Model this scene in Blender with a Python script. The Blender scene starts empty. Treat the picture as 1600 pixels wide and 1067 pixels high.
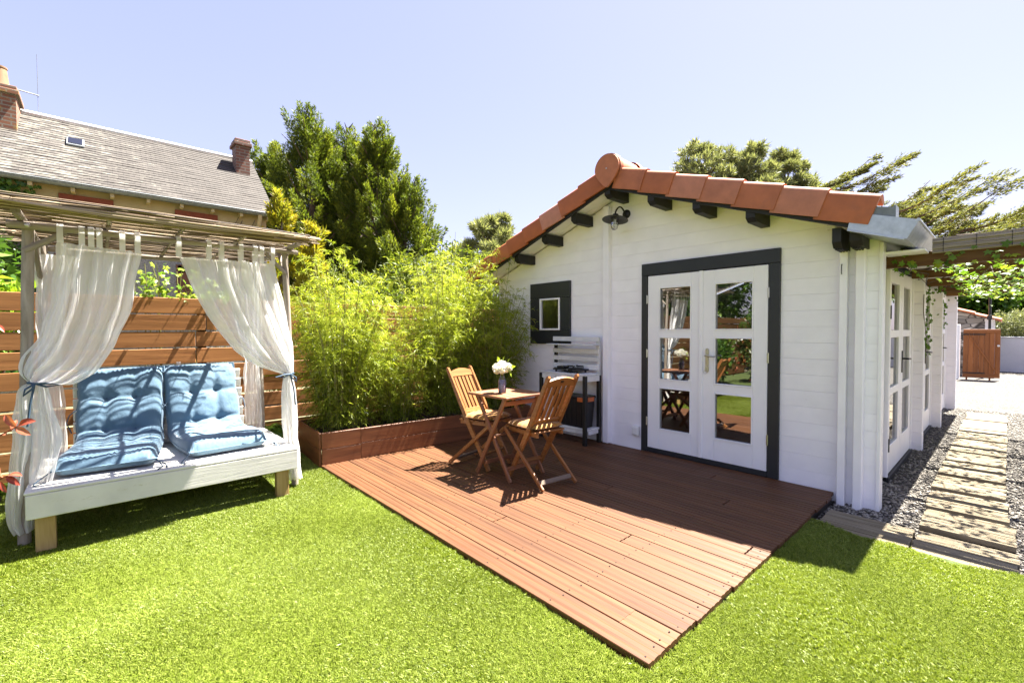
import bpy, bmesh, math, random
import numpy as np
from mathutils import Vector, Matrix, Euler, noise

random.seed(7)
rng = np.random.default_rng(7)
S = bpy.context.scene
COL = S.collection
R = math.radians

# ------------------------------------------------------------------ camera, sky, sun, exposure
def set_camera():
    yaw, pit, rol = R(47.711), R(-1.43), R(-0.177)
    fw = Vector((-math.sin(yaw)*math.cos(pit), math.cos(yaw)*math.cos(pit), math.sin(pit)))
    r = Vector((math.cos(yaw), math.sin(yaw), 0)); u = r.cross(fw)
    r2 = r*math.cos(rol)+u*math.sin(rol); u2 = -r*math.sin(rol)+u*math.cos(rol)
    cd = bpy.data.cameras.new('camera'); c = bpy.data.objects.new('camera', cd); COL.objects.link(c)
    M = Matrix((r2, u2, -fw)).transposed().to_4x4(); M.translation = (0, 0, 1.30)
    c.matrix_world = M
    cd.sensor_width = 36; cd.lens = 707.9/1600*36; cd.clip_start = .05; cd.clip_end = 2000
    S.camera = c
set_camera()
SUN = Vector((.07, .47, 1.0)).normalized()
w = bpy.data.worlds.new('World'); S.world = w; w.use_nodes = True
wn = w.node_tree
sky = wn.nodes.new('ShaderNodeTexSky'); sky.sky_type = 'NISHITA'; sky.sun_disc = False
sky.sun_elevation = math.asin(SUN.z); sky.sun_rotation = math.atan2(SUN.x, SUN.y)
sky.air_density = 1.0; sky.dust_density = .7; sky.ozone_density = 1.6; sky.altitude = 0
wn.nodes['Background'].inputs[1].default_value = 0.0625
tint = wn.nodes.new('ShaderNodeMix'); tint.data_type = 'RGBA'; tint.blend_type = 'MULTIPLY'; tint.inputs[0].default_value = 1
tint.inputs[7].default_value = (1.10, 1.0, 1.25, 1)
gam = wn.nodes.new('ShaderNodeGamma'); gam.inputs[1].default_value = .5
wn.links.new(sky.outputs[0], gam.inputs[0]); wn.links.new(gam.outputs[0], tint.inputs[6]); wn.links.new(tint.outputs[2], wn.nodes['Background'].inputs[0])
sl = bpy.data.lights.new('sun', 'SUN'); sl.energy = 5.0; sl.angle = R(.53); sl.color = (1, .95, .86)
so = bpy.data.objects.new('sun', sl); COL.objects.link(so); so.location = (2, 12, 25)
so.rotation_euler = (-SUN).to_track_quat('-Z', 'Y').to_euler()
S.view_settings.view_transform = 'Standard'; S.view_settings.look = 'None'
S.view_settings.exposure = 2.9; S.view_settings.gamma = 1; S.view_settings.use_curve_mapping = False
S.render.engine = 'CYCLES'
S.cycles.use_denoising = True
S.cycles.max_bounces = 9; S.cycles.diffuse_bounces = 4; S.cycles.transparent_max_bounces = 24
S.cycles.caustics_reflective = False; S.cycles.caustics_refractive = False
S.cycles.sample_clamp_indirect = 6

# ------------------------------------------------------------------ helpers
WM = {}
def tag(o, label=None, cat=None, group=None, kind=None):
    if label: o['label'] = label
    if cat: o['category'] = cat
    if group: o['group'] = group
    if kind or cat: o['kind'] = kind or 'thing'
    return o
def thing(name, label, cat, loc=(0, 0, 0), rz=0, group=None):
    o = bpy.data.objects.new(name, None); COL.objects.link(o); o.empty_display_size = .1
    M = Matrix.Translation(loc) @ Matrix.Rotation(rz, 4, 'Z'); o.matrix_basis = M; WM[o.name] = M
    return tag(o, label, cat, group)
def put(name, mesh, mat, parent=None, M=None, local=False, **kw):
    """links one mesh object; M is its world matrix (or, with local, relative to its parent)"""
    o = bpy.data.objects.new(name, mesh); COL.objects.link(o)
    M = M or Matrix.Identity(4)
    if mat is not None and len(mesh.materials) == 0: mesh.materials.append(mat)
    if parent is not None:
        o.parent = parent; P = WM[parent.name]
        if local: o.matrix_basis = M; WM[o.name] = P @ M
        else: o.matrix_basis = P.inverted() @ M; WM[o.name] = M
    else:
        o.matrix_basis = M; WM[o.name] = M
    return tag(o, **kw)
def copy_tree(o, parent=None):
    c = o.copy(); COL.objects.link(c); c.parent = parent; WM[c.name] = WM[o.name]
    for ch in [x for x in o.children]: copy_tree(ch, c)
    return c
def frame(p, q, up=(0, 0, 1)):
    p = Vector(p); q = Vector(q); x = (q-p).normalized(); up = Vector(up)
    if abs(x.dot(up.normalized())) > .98: up = Vector((0, 1, 0)) if abs(x.y) < .9 else Vector((1, 0, 0))
    y = up.cross(x).normalized(); z = x.cross(y)
    M = Matrix((x, y, z)).transposed().to_4x4(); M.translation = (p+q)/2
    return M, (q-p).length
def cbox_data(l, w, h, b):
    a, c, d = l/2, w/2, h/2; b = min(b, a*.9, c*.9, d*.9)
    if b <= 0:
        v = [(sx*a, sy*c, sz*d) for sx in (-1, 1) for sy in (-1, 1) for sz in (-1, 1)]
        f = [(0, 1, 3, 2), (4, 6, 7, 5), (0, 4, 5, 1), (2, 3, 7, 6), (0, 2, 6, 4), (1, 5, 7, 3)]
        return v, f
    v = []; ix = {}
    for sx in (-1, 1):
        for sy in (-1, 1):
            for sz in (-1, 1):
                ix[sx, sy, sz] = len(v)
                v += [(sx*a, sy*(c-b), sz*(d-b)), (sx*(a-b), sy*c, sz*(d-b)), (sx*(a-b), sy*(c-b), sz*d)]
    f = []
    for ax in range(3):
        for s in (-1, 1):
            q = []
            for t in ((-1, -1), (1, -1), (1, 1), (-1, 1)):
                k = list(t); k.insert(ax, s); q.append(ix[tuple(k)]+ax)
            f.append(q)
    for ax in range(3):                       # edges parallel to ax
        o1, o2 = [i for i in range(3) if i != ax]
        for s1 in (-1, 1):
            for s2 in (-1, 1):
                k = [0, 0, 0]; k[o1] = s1; k[o2] = s2
                k[ax] = -1; A = ix[tuple(k)]; k[ax] = 1; B = ix[tuple(k)]
                f.append([A+o1, A+o2, B+o2, B+o1])
    for k, i in ix.items(): f.append([i, i+1, i+2])
    out = []
    V = np.array(v)
    for q in f:
        P = V[q]; n = np.cross(P[1]-P[0], P[2]-P[0])
        out.append(tuple(q) if n @ P.mean(0) > 0 else tuple(reversed(q)))
    return v, out
_cb = {}
def cbox(l, w, h, b=.004):
    k = (round(l, 3), round(w, 3), round(h, 3), b)
    if k not in _cb:
        v, f = cbox_data(*k); m = bpy.data.meshes.new('board'); m.from_pydata(v, [], f); m.update(); _cb[k] = m
    return _cb[k]
_cbm = {}
def cboxm(l, w, h, b, mat):
    k = (round(l, 3), round(w, 3), round(h, 3), b, mat.name)
    if k not in _cbm:
        m = cbox(l, w, h, b).copy(); m.materials.clear(); m.materials.append(mat); _cbm[k] = m
    return _cbm[k]
def bar(name, p, q, w, h, mat, parent, b=.004, up=(0, 0, 1), local=False, **kw):
    M, L = frame(p, q, up)
    return put(name, cboxm(L, w, h, b, mat), mat, parent, M, local, **kw)
def slab(name, x0, x1, y0, y1, z0, z1, mat, parent, b=.004, along='x', **kw):
    c = Vector(((x0+x1)/2, (y0+y1)/2, (z0+z1)/2)); d = (x1-x0, y1-y0, z1-z0)
    if along == 'x': return put(name, cboxm(*d, b, mat), mat, parent, Matrix.Translation(c), **kw)
    if along == 'y': return put(name, cboxm(d[1], d[0], d[2], b, mat), mat, parent, Matrix.Translation(c) @ Matrix.Rotation(R(90), 4, 'Z'), **kw)
    return put(name, cboxm(d[2], d[1], d[0], b, mat), mat, parent, Matrix.Translation(c) @ Matrix.Rotation(R(-90), 4, 'Y'), **kw)
class MB:
    def __init__(s): s.v = []; s.f = []
    def add(s, v, f):
        n = len(s.v); s.v += [tuple(p) for p in v]; s.f += [tuple(i+n for i in q) for q in f]; return s
    def box(s, x0, x1, y0, y1, z0, z1, b=.003):
        v, f = cbox_data(x1-x0, y1-y0, z1-z0, b); c = ((x0+x1)/2, (y0+y1)/2, (z0+z1)/2)
        return s.add([(p[0]+c[0], p[1]+c[1], p[2]+c[2]) for p in v], f)
    def bar(s, p, q, w, h, b=.003, up=(0, 0, 1)):
        M, L = frame(p, q, up); v, f = cbox_data(L, w, h, b)
        return s.add([M @ Vector(p) for p in v], f)
    def tube(s, pts, r, n=8, caps=True):
        pts = [Vector(p) for p in pts]; k = len(pts); r = r if isinstance(r, (list, tuple)) else [r]*k
        t0 = (pts[1]-pts[0]).normalized(); a = Vector((0, 0, 1)) if abs(t0.z) < .9 else Vector((1, 0, 0))
        y = a.cross(t0).normalized(); v = []; f = []
        for i, p in enumerate(pts):
            t = (pts[min(i+1, k-1)]-pts[max(i-1, 0)]).normalized(); y = (y-t*y.dot(t)).normalized(); z = t.cross(y)
            for j in range(n):
                an = 2*math.pi*j/n; v.append(p+(y*math.cos(an)+z*math.sin(an))*r[i])
        for i in range(k-1):
            for j in range(n):
                f.append((i*n+j, i*n+(j+1) % n, (i+1)*n+(j+1) % n, (i+1)*n+j))
        if caps: f.append(tuple(reversed(range(n)))); f.append(tuple(range((k-1)*n, k*n)))
        return s.add(v, f)
    def lathe(s, prof, n=20, c=(0, 0, 0), M=None):
        v = []; f = []; c = Vector(c); M = M or Matrix.Identity(4)
        for r, z in prof:
            for j in range(n):
                a = 2*math.pi*j/n; v.append(c+M @ Vector((r*math.cos(a), r*math.sin(a), z)))
        for i in range(len(prof)-1):
            for j in range(n): f.append((i*n+j, i*n+(j+1) % n, (i+1)*n+(j+1) % n, (i+1)*n+j))
        if prof[0][0] > 1e-4: f.append(tuple(reversed(range(n))))
        if prof[-1][0] > 1e-4: f.append(tuple(range((len(prof)-1)*n, len(prof)*n)))
        return s.add(v, f)
    def prism(s, poly, axis, a, b):
        """poly in the plane normal to axis (order of the other two axes), from a to b"""
        def P(u, w_, t):
            return {'x': (t, u, w_), 'y': (u, t, w_), 'z': (u, w_, t)}[axis]
        n = len(poly); v = [P(*p, a) for p in poly]+[P(*p, b) for p in poly]
        f = [tuple(range(n)), tuple(reversed(range(n, 2*n)))]+[(i, (i+1) % n, n+(i+1) % n, n+i) for i in range(n)]
        return s.add(v, f)
    def grid(s, P, closed_u=False):
        """P: rows x cols x 3"""
        P = np.asarray(P); a, b = P.shape[:2]
        f = [(i*b+j, i*b+(j+1) % b, (i+1)*b+(j+1) % b, (i+1)*b+j) for i in range(a-1) for j in range(b if closed_u else b-1)]
        return s.add(P.reshape(-1, 3).tolist(), f)
    def mesh(s, smooth=None, fix=True):
        m = bpy.data.meshes.new('part'); m.from_pydata(s.v, [], s.f)
        if fix:
            bm = bmesh.new(); bm.from_mesh(m); bmesh.ops.recalc_face_normals(bm, faces=bm.faces); bm.to_mesh(m); bm.free()
        if smooth:
            m.polygons.foreach_set('use_smooth', [True]*len(m.polygons))
            if smooth < 180: m.set_sharp_from_angle(angle=R(smooth))
        m.update(); return m
    def put(s, name, mat, parent=None, smooth=None, fix=True, M=None, local=False, **kw):
        return put(name, s.mesh(smooth, fix), mat, parent, M, local, **kw)
def npmesh(V, F, attr=None, smooth=False):
    V = np.asarray(V, np.float32).reshape(-1, 3); F = np.asarray(F, np.int32); n, k = F.shape
    m = bpy.data.meshes.new('foliage'); m.vertices.add(len(V)); m.vertices.foreach_set('co', V.ravel())
    m.loops.add(n*k); m.loops.foreach_set('vertex_index', F.ravel())
    m.polygons.add(n); m.polygons.foreach_set('loop_start', np.arange(0, n*k, k, dtype=np.int32))
    m.polygons.foreach_set('loop_total', np.full(n, k, np.int32))
    if smooth: m.polygons.foreach_set('use_smooth', np.ones(n, bool))
    m.update(calc_edges=True)
    if attr is not None:
        a = m.attributes.new('tone', 'FLOAT', 'FACE'); a.data.foreach_set('value', np.asarray(attr, np.float32))
    return m
def unit(a): return a/np.maximum(np.linalg.norm(a, axis=-1, keepdims=True), 1e-9)
def leaf_arrays(P, D, L, W, fold=.15, droop=.0, wide=.45):
    """lance leaves: base, two sides, tip (one quad each)"""
    n = len(P); D = unit(D); rnd = rng.normal(size=(n, 3)); Sd = unit(np.cross(D, rnd)); N = np.cross(D, Sd)
    L = np.broadcast_to(L, n)[:, None]; W = np.broadcast_to(W, n)[:, None]
    mid = P+D*L*wide; tip = P+D*L+np.array([0, 0, -1.])*L*droop
    a = mid+Sd*W/2+N*W*fold; b = mid-Sd*W/2+N*W*fold
    V = np.stack([P, a, tip, b], 1); F = np.arange(4*n).reshape(n, 4)
    return V.reshape(-1, 3), F
def leaves(name, P, D, L, W, mat, parent=None, tone=None, fold=.15, droop=0., wide=.45, **kw):
    V, F = leaf_arrays(P, D, L, W, fold, droop, wide)
    t = rng.random(len(P)) if tone is None else tone
    return put(name, npmesh(V, F, t), mat, parent, **kw)

# ------------------------------------------------------------------ materials
MATS = {}
def newmat(name):
    m = bpy.data.materials.new(name); m.use_nodes = True; nt = m.node_tree; MATS[name] = m
    return m, nt, nt.nodes['Principled BSDF'], (lambda t, **k: mk(nt, t, **k))
def mk(nt, t, **k):
    n = nt.nodes.new(t)
    for a, b in k.items():
        if hasattr(n, a) and a not in n.inputs.keys(): setattr(n, a, b)
        else: n.inputs[a].default_value = b
    return n
def ramp(nt, fac, stops):
    r = nt.nodes.new('ShaderNodeValToRGB'); e = r.color_ramp.elements
    while len(e) < len(stops): e.new(.5)
    for i, (p, c) in enumerate(stops): e[i].position = p; e[i].color = (*c, 1)
    nt.links.new(fac, r.inputs[0]); return r.outputs[0]
def objcoord(nt, scale=(1, 1, 1), jitter=True):
    tc = nt.nodes.new('ShaderNodeTexCoord'); mp = nt.nodes.new('ShaderNodeMapping'); mp.inputs['Scale'].default_value = scale
    nt.links.new(tc.outputs['Object'], mp.inputs['Vector'])
    if jitter:
        oi = nt.nodes.new('ShaderNodeObjectInfo'); mu = nt.nodes.new('ShaderNodeVectorMath'); mu.operation = 'MULTIPLY_ADD'
        nt.links.new(oi.outputs['Random'], mu.inputs[0]); mu.inputs[1].default_value = (91, 53, 37); nt.links.new(mp.outputs[0], mu.inputs[2])
        return mu.outputs[0]
    return mp.outputs[0]
def tex_noise(nt, vec, scale=5, detail=5, rough=.6, dist=0):
    n = nt.nodes.new('ShaderNodeTexNoise'); n.inputs['Scale'].default_value = scale; n.inputs['Detail'].default_value = detail
    n.inputs['Roughness'].default_value = rough; n.inputs['Distortion'].default_value = dist
    nt.links.new(vec, n.inputs['Vector']); return n.outputs[0]
def mixc(nt, fac, a, b, mode='MIX'):
    m = nt.nodes.new('ShaderNodeMix'); m.data_type = 'RGBA'; m.blend_type = mode
    for sock, val in ((m.inputs[0], fac), (m.inputs[6], a), (m.inputs[7], b)):
        if isinstance(val, (int, float)): sock.default_value = val
        elif isinstance(val, tuple): sock.default_value = (*val, 1)
        else: nt.links.new(val, sock)
    return m.outputs[2]
def mathn(nt, op, a, b=0.):
    m = nt.nodes.new('ShaderNodeMath'); m.operation = op
    for s_, v_ in ((m.inputs[0], a), (m.inputs[1], b)):
        if isinstance(v_, (int, float)): s_.default_value = v_
        else: nt.links.new(v_, s_)
    return m.outputs[0]
def bumpn(nt, bsdf, h, strength=.3, dist=.01):
    b = nt.nodes.new('ShaderNodeBump'); b.inputs['Strength'].default_value = strength; b.inputs['Distance'].default_value = dist
    nt.links.new(h, b.inputs['Height']); nt.links.new(b.outputs[0], bsdf.inputs['Normal'])
def wood(name, c1, c2, rough=.6, along=1.6, across=34, bump=.25, var=.35, knots=True, spec=.35, worn=None):
    """grain runs along local X"""
    m, nt, b, n = newmat(name)
    v = objcoord(nt, (along, across, across))
    g = tex_noise(nt, v, 1.0, 7, .62, .6)
    col = ramp(nt, g, [(.3, c1), (.72, c2)])
    if knots:
        v2 = objcoord(nt, (2.2, 9, 9)); k = tex_noise(nt, v2, 1.3, 2, .4, .3)
        km = ramp(nt, k, [(.70, (0, 0, 0)), (.80, (1, 1, 1))])
        col = mixc(nt, mathn(nt, 'MULTIPLY', km, .6), col, tuple(x*.35 for x in c1))
    if worn:
        v3 = objcoord(nt, (1.5, 6, 6)); k3 = tex_noise(nt, v3, 1.0, 6, .7, 0)
        col = mixc(nt, ramp(nt, k3, [(.45, (0, 0, 0)), (.8, (.7, .7, .7))]), col, worn)
    oi = n('ShaderNodeObjectInfo'); hs = n('ShaderNodeHueSaturation')
    val = mathn(nt, 'ADD', mathn(nt, 'MULTIPLY', oi.outputs['Random'], var), 1-var/2)
    nt.links.new(val, hs.inputs['Value']); nt.links.new(col, hs.inputs['Color'])
    nt.links.new(hs.outputs[0], b.inputs['Base Color'])
    b.inputs['Roughness'].default_value = rough; b.inputs['Specular IOR Level'].default_value = spec
    bumpn(nt, b, g, bump, .004)
    return m
def paint(name, c, rough=.55, mottle=.06, grain=.12, scale=4, along=(1, 18, 18), chips=None, cth=.60):
    m, nt, b, n = newmat(name)
    v = objcoord(nt, along); g = tex_noise(nt, v, 2.5, 6, .65, .3)
    v2 = objcoord(nt, (1, 1, 1)); big = tex_noise(nt, v2, scale, 5, .6)
    lo = tuple(x*(1-mottle*2.2) for x in c); col = ramp(nt, big, [(.3, lo), (.65, c)])
    if chips:
        ch = tex_noise(nt, objcoord(nt, (4, 14, 14)), 2.0, 8, .75)
        col = mixc(nt, ramp(nt, ch, [(cth, (0, 0, 0)), (cth+.06, (1, 1, 1))]), col, chips)
    nt.links.new(col, b.inputs['Base Color']); b.inputs['Roughness'].default_value = rough
    bumpn(nt, b, g, grain, .004); return m
def plain(name, c, rough=.5, metal=0, mottle=.12, scale=12, bump=.08, spec=.5, var=0):
    m, nt, b, n = newmat(name)
    g = tex_noise(nt, objcoord(nt), scale, 6, .65)
    nt.links.new(ramp(nt, g, [(.3, tuple(x*(1-mottle*1.5) for x in c)), (.7, tuple(min(1, x*(1+mottle*.4)) for x in c))]), b.inputs['Base Color'])
    if var:
        lk = b.inputs['Base Color'].links[0].from_socket; hs = n('ShaderNodeHueSaturation'); oi = n('ShaderNodeObjectInfo')
        st = tex_noise(nt, objcoord(nt, (2, 2, 2)), 2.2, 7, .7); lk = mixc(nt, ramp(nt, st, [(.56, (0, 0, 0)), (.74, (.55, .55, .55))]), lk, tuple(x*.55+.03 for x in c))
        nt.links.new(mathn(nt, 'ADD', mathn(nt, 'MULTIPLY', oi.outputs['Random'], var), 1-var/2), hs.inputs['Value']); nt.links.new(mathn(nt, 'ADD', mathn(nt, 'MULTIPLY', oi.outputs['Random'], -.25), 1.1), hs.inputs['Saturation'])
        nt.links.new(lk, hs.inputs['Color']); nt.links.new(hs.outputs[0], b.inputs['Base Color'])
    b.inputs['Roughness'].default_value = rough; b.inputs['Metallic'].default_value = metal; b.inputs['Specular IOR Level'].default_value = spec
    bumpn(nt, b, g, bump, .01); return m
def leafmat(name, stops, trans=.45, rough=.45, attr=True, spec=.35):
    m, nt, b, n = newmat(name)
    if attr: a = n('ShaderNodeAttribute', attribute_name='tone'); f = a.outputs['Fac']
    else: f = n('ShaderNodeObjectInfo').outputs['Random']
    c = ramp(nt, f, stops); nt.links.new(c, b.inputs['Base Color'])
    b.inputs['Roughness'].default_value = rough; b.inputs['Specular IOR Level'].default_value = spec
    t = n('ShaderNodeBsdfTranslucent'); tc = mixc(nt, 1.0, c, (1.0, 1.0, .55), 'MULTIPLY'); nt.links.new(tc, t.inputs['Color'])
    mx = n('ShaderNodeMixShader'); mx.inputs[0].default_value = trans
    nt.links.new(b.outputs[0], mx.inputs[1]); nt.links.new(t.outputs[0], mx.inputs[2])
    nt.links.new(mx.outputs[0], nt.nodes['Material Output'].inputs[0]); return m

M_white = paint('white painted log', (.90, .88, .91), .5, .035, .25, chips=(.66, .64, .63), cth=.665)
M_trimw = paint('white painted joinery', (.87, .86, .87), .4, .02, .05)
M_bedw = paint('worn white paint on rough timber', (.66, .64, .59), .65, .08, .35, chips=(.50, .47, .36))
M_bench = paint('worn white paint on bench', (.72, .72, .72), .6, .12, .25, chips=(.45, .45, .43))
M_anth = paint('anthracite paint', (.018, .020, .023), .5, .1, .10)
M_black = paint('black stained timber', (.010, .009, .008), .6, .2, .3)
M_deck = wood('reddish decking', (.062, .023, .008), (.132, .053, .019), .55, 1.3, 30, .22, .32, False, .4)
M_plant = wood('planter board', (.095, .034, .012), (.19, .072, .026), .5, 1.6, 22, .3, .3, True, .4)
M_fence = wood('oiled fence board', (.20, .078, .022), (.42, .19, .064), .65, 1.1, 20, .35, .35, True, .3)
M_teak = wood('oiled hardwood', (.17, .062, .016), (.34, .145, .045), .38, 2.5, 45, .15, .2, False, .5)
M_tabl = wood('table hardwood', (.14, .05, .02), (.28, .12, .055), .42, 2.5, 45, .15, .2, False, .5)
M_grey = wood('weathered hardwood', (.10, .075, .055), (.22, .17, .13), .75, 2.5, 45, .3, .2, False, .2)
M_pole = wood('weathered peeled pole', (.19, .155, .12), (.38, .33, .28), .7, 3, 26, .3, .2, True, .2)
M_rafter = wood('pergola timber', (.085, .04, .014), (.18, .095, .035), .7, 1.4, 18, .3, .3, True, .2)
M_post = wood('treated pine', (.26, .165, .055), (.42, .29, .12), .6, 2, 22, .25, .2, True, .3)
M_path = wood('weathered path slat', (.14, .112, .07), (.28, .235, .16), .75, 1.5, 24, .4, .22, True, .2, worn=(.23, .20, .15))
M_gate = wood('stained gate board', (.19, .062, .016), (.34, .125, .036), .55, 1.4, 16, .3, .25, True, .3)
M_terra = plain('terracotta tile', (.42, .130, .047), .6, 0, .16, 7, .2, .4, .3)
M_pot = plain('buff clay pot', (.22, .125, .06), .8, 0, .2, 8, .1)
M_zinc = plain('galvanised zinc', (.46, .50, .53), .42, .75, .18, 16, .06)
M_lead = plain('lead flashing', (.20, .22, .235), .55, .4, .2, 14, .1)
M_steel = plain('brushed steel', (.55, .54, .50), .3, 1, .06, 40, .02)
M_iron = plain('black iron', (.014, .014, .014), .42, .3, .2, 30, .05)
M_blackp = plain('black plastic', (.012, .012, .013), .4, 0, .2, 20, .04)
M_orange = plain('orange plastic', (.55, .13, .03), .4, 0, .1, 20, .03)
M_whitep = plain('white plastic', (.75, .75, .73), .35, 0, .03, 20, .02)
M_ribbon = plain('blue ribbon', (.03, .065, .11), .7, 0, .1, 30, .05)
M_soil = plain('dark bark mulch', (.045, .028, .018), .9, 0, .5, 30, .4)
M_bark = plain('grey brown bark', (.13, .095, .07), .9, 0, .4, 14, .5)
M_culm = plain('olive bamboo culm', (.22, .22, .06), .45, 0, .3, 12, .05)
M_zincw = plain('white render wall', (.76, .76, .77), .8, 0, .06, 3, .1)
M_label = plain('pale woven tag', (.5, .38, .33), .8, 0, .05, 20, .02)

m, nt, b, n = newmat('reed')
col = ramp(nt, n('ShaderNodeAttribute', attribute_name='tone').outputs['Fac'], [(0, (.06, .038, .022)), (.45, (.22, .155, .095)), (1, (.44, .35, .23))])
nz = tex_noise(nt, objcoord(nt, (20, 3, 20)), 1.5, 4, .6)
nt.links.new(mixc(nt, .4, col, ramp(nt, nz, [(.3, (.3, .25, .2)), (.7, (1, .95, .85))]), 'MULTIPLY'), b.inputs['Base Color']); b.inputs['Roughness'].default_value = .6
M_reed = m

def fabric(name, c1, c2, scale=240, sheen=.3):
    m, nt, b, n = newmat(name)
    v = objcoord(nt); big = tex_noise(nt, v, 5, 4, .6)
    nt.links.new(ramp(nt, big, [(.3, c1), (.7, c2)]), b.inputs['Base Color'])
    fine = tex_noise(nt, v, scale, 2, .5); wr = tex_noise(nt, objcoord(nt, (5, 22, 14)), 1.2, 5, .55, .5)
    h = mathn(nt, 'ADD', mathn(nt, 'MULTIPLY', fine, .12), wr)
    b.inputs['Roughness'].default_value = .75; b.inputs['Sheen Weight'].default_value = sheen
    bumpn(nt, b, h, .35, .012); return m
M_blue = fabric('blue cushion cloth', (.058, .120, .182), (.074, .143, .212))
M_yell = fabric('ochre cushion cloth', (.25, .105, .007), (.33, .15, .014))

m, nt, b, n = newmat('sheer white voile')
b.inputs['Base Color'].default_value = (.96, .955, .95, 1); b.inputs['Roughness'].default_value = .8
tl = n('ShaderNodeBsdfTranslucent'); tl.inputs[0].default_value = (.97, .97, .96, 1)
m1 = n('ShaderNodeMixShader'); m1.inputs[0].default_value = .5
tp = n('ShaderNodeBsdfTransparent'); m2 = n('ShaderNodeMixShader')
m2.inputs[0].default_value = .21
nt.links.new(b.outputs[0], m1.inputs[1]); nt.links.new(tl.outputs[0], m1.inputs[2])
nt.links.new(m1.outputs[0], m2.inputs[1]); nt.links.new(tp.outputs[0], m2.inputs[2])
nt.links.new(m2.outputs[0], nt.nodes['Material Output'].inputs[0]); M_voile = m

def glassmat(name, ior=2.0, tint=(.55, .58, .58)):
    m, nt, b, n = newmat(name)
    fr = n('ShaderNodeFresnel'); fr.inputs[0].default_value = ior
    g = n('ShaderNodeBsdfGlossy'); g.inputs['Roughness'].default_value = .0; g.inputs['Color'].default_value = (1, 1, 1, 1)
    t = n('ShaderNodeBsdfTransparent'); t.inputs[0].default_value = (*tint, 1)
    mx = n('ShaderNodeMixShader'); nt.links.new(fr.outputs[0], mx.inputs[0])
    nt.links.new(t.outputs[0], mx.inputs[1]); nt.links.new(g.outputs[0], mx.inputs[2])
    nt.links.new(mx.outputs[0], nt.nodes['Material Output'].inputs[0]); return m
M_glass = glassmat('window glass', 3.0)
M_clear = glassmat('clear jar glass', 1.5, (.95, .96, .96))

# ground sheets
def groundmat(name, stops, scale, bump, rough=.9, big=None):
    m, nt, b, n = newmat(name)
    v = objcoord(nt, jitter=False); vo = n('ShaderNodeTexVoronoi'); vo.inputs['Scale'].default_value = scale; nt.links.new(v, vo.inputs['Vector'])
    g = tex_noise(nt, v, scale*.6, 6, .7)
    hs = n('ShaderNodeSeparateColor'); nt.links.new(vo.outputs['Color'], hs.inputs[0])
    col = ramp(nt, mathn(nt, 'MULTIPLY_ADD', hs.outputs[0], .6) if False else mathn(nt, 'ADD', mathn(nt, 'MULTIPLY', hs.outputs[0], .6), mathn(nt, 'MULTIPLY', g, .4)), stops)
    bg = tex_noise(nt, v, .7, 5, .6)
    col = mixc(nt, .5, col, ramp(nt, bg, [(.3, (.75, .73, .7)), (.7, (1, 1, 1))]), 'MULTIPLY')
    nt.links.new(col, b.inputs['Base Color']); b.inputs['Roughness'].default_value = rough
    inv = mathn(nt, 'SUBTRACT', 1.0, vo.outputs['Distance']); bumpn(nt, b, inv, bump, .02); return m
M_gravel = groundmat('grey gravel', [(.2, (.040, .036, .032)), (.5, (.082, .075, .066)), (.8, (.135, .125, .112))], 42, .9)
M_earth = groundmat('dry earth', [(.2, (.10, .09, .05)), (.8, (.16, .15, .07))], 12, .5)
M_turf = groundmat('turf backing', [(.2, (.035, .055, .008)), (.8, (.065, .095, .012))], 60, .6)
m, nt, b, n = newmat('gravel stone')
nt.links.new(ramp(nt, n('ShaderNodeAttribute', attribute_name='tone').outputs['Fac'], [(0, (.07, .062, .052)), (.5, (.20, .178, .15)), (1, (.40, .365, .31))]), b.inputs['Base Color'])
b.inputs['Roughness'].default_value = .8; M_stone = m
m, nt, b, n = newmat('mulch chip')
nt.links.new(ramp(nt, n('ShaderNodeAttribute', attribute_name='tone').outputs['Fac'], [(0, (.02, .013, .009)), (.6, (.06, .036, .022)), (1, (.16, .10, .06))]), b.inputs['Base Color'])
b.inputs['Roughness'].default_value = .85; M_chip = m

M_grass = leafmat('artificial turf blade', [(0, (.105, .158, .012)), (.5, (.18, .238, .020)), (1, (.30, .35, .07))], .38, .45, True, .36)
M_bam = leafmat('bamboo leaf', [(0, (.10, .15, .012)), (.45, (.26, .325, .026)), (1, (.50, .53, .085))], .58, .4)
M_con = leafmat('cypress spray', [(0, (.04, .066, .010)), (.5, (.12, .16, .018)), (1, (.29, .31, .035))], .48, .55)
M_gold = leafmat('golden thuja spray', [(0, (.14, .18, .02)), (.5, (.34, .31, .025)), (1, (.55, .42, .03))], .4, .5)
M_pine = leafmat('pine needle', [(0, (.09, .11, .05)), (.5, (.215, .235, .11)), (1, (.37, .36, .19))], .42, .5)
M_mont = leafmat('wind swept cypress spray', [(0, (.07, .085, .03)), (.6, (.18, .19, .055)), (1, (.30, .27, .09))], .4, .6)
M_bush = leafmat('broad green leaf', [(0, (.03, .075, .012)), (.5, (.07, .15, .02)), (1, (.17, .27, .035))], .4, .35)
M_ivy = leafmat('vine leaf', [(0, (.05, .12, .012)), (.5, (.14, .25, .02)), (1, (.34, .42, .04))], .5, .35)
M_lime = leafmat('fresh lime leaf', [(0, (.10, .2, .015)), (.5, (.24, .36, .025)), (1, (.42, .5, .06))], .45, .3)
M_olive = leafmat('silvery olive leaf', [(0, (.13, .16, .08)), (.6, (.26, .28, .15)), (1, (.38, .38, .22))], .3, .5)
M_red = leafmat('red photinia leaf', [(0, (.22, .03, .02)), (.5, (.34, .075, .045)), (1, (.42, .16, .09))], .35, .25)
M_photb = leafmat('green and bronze photinia leaf', [(0, (.03, .07, .012)), (.55, (.08, .10, .018)), (.8, (.22, .09, .03)), (1, (.38, .08, .035))], .35, .3)
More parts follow.
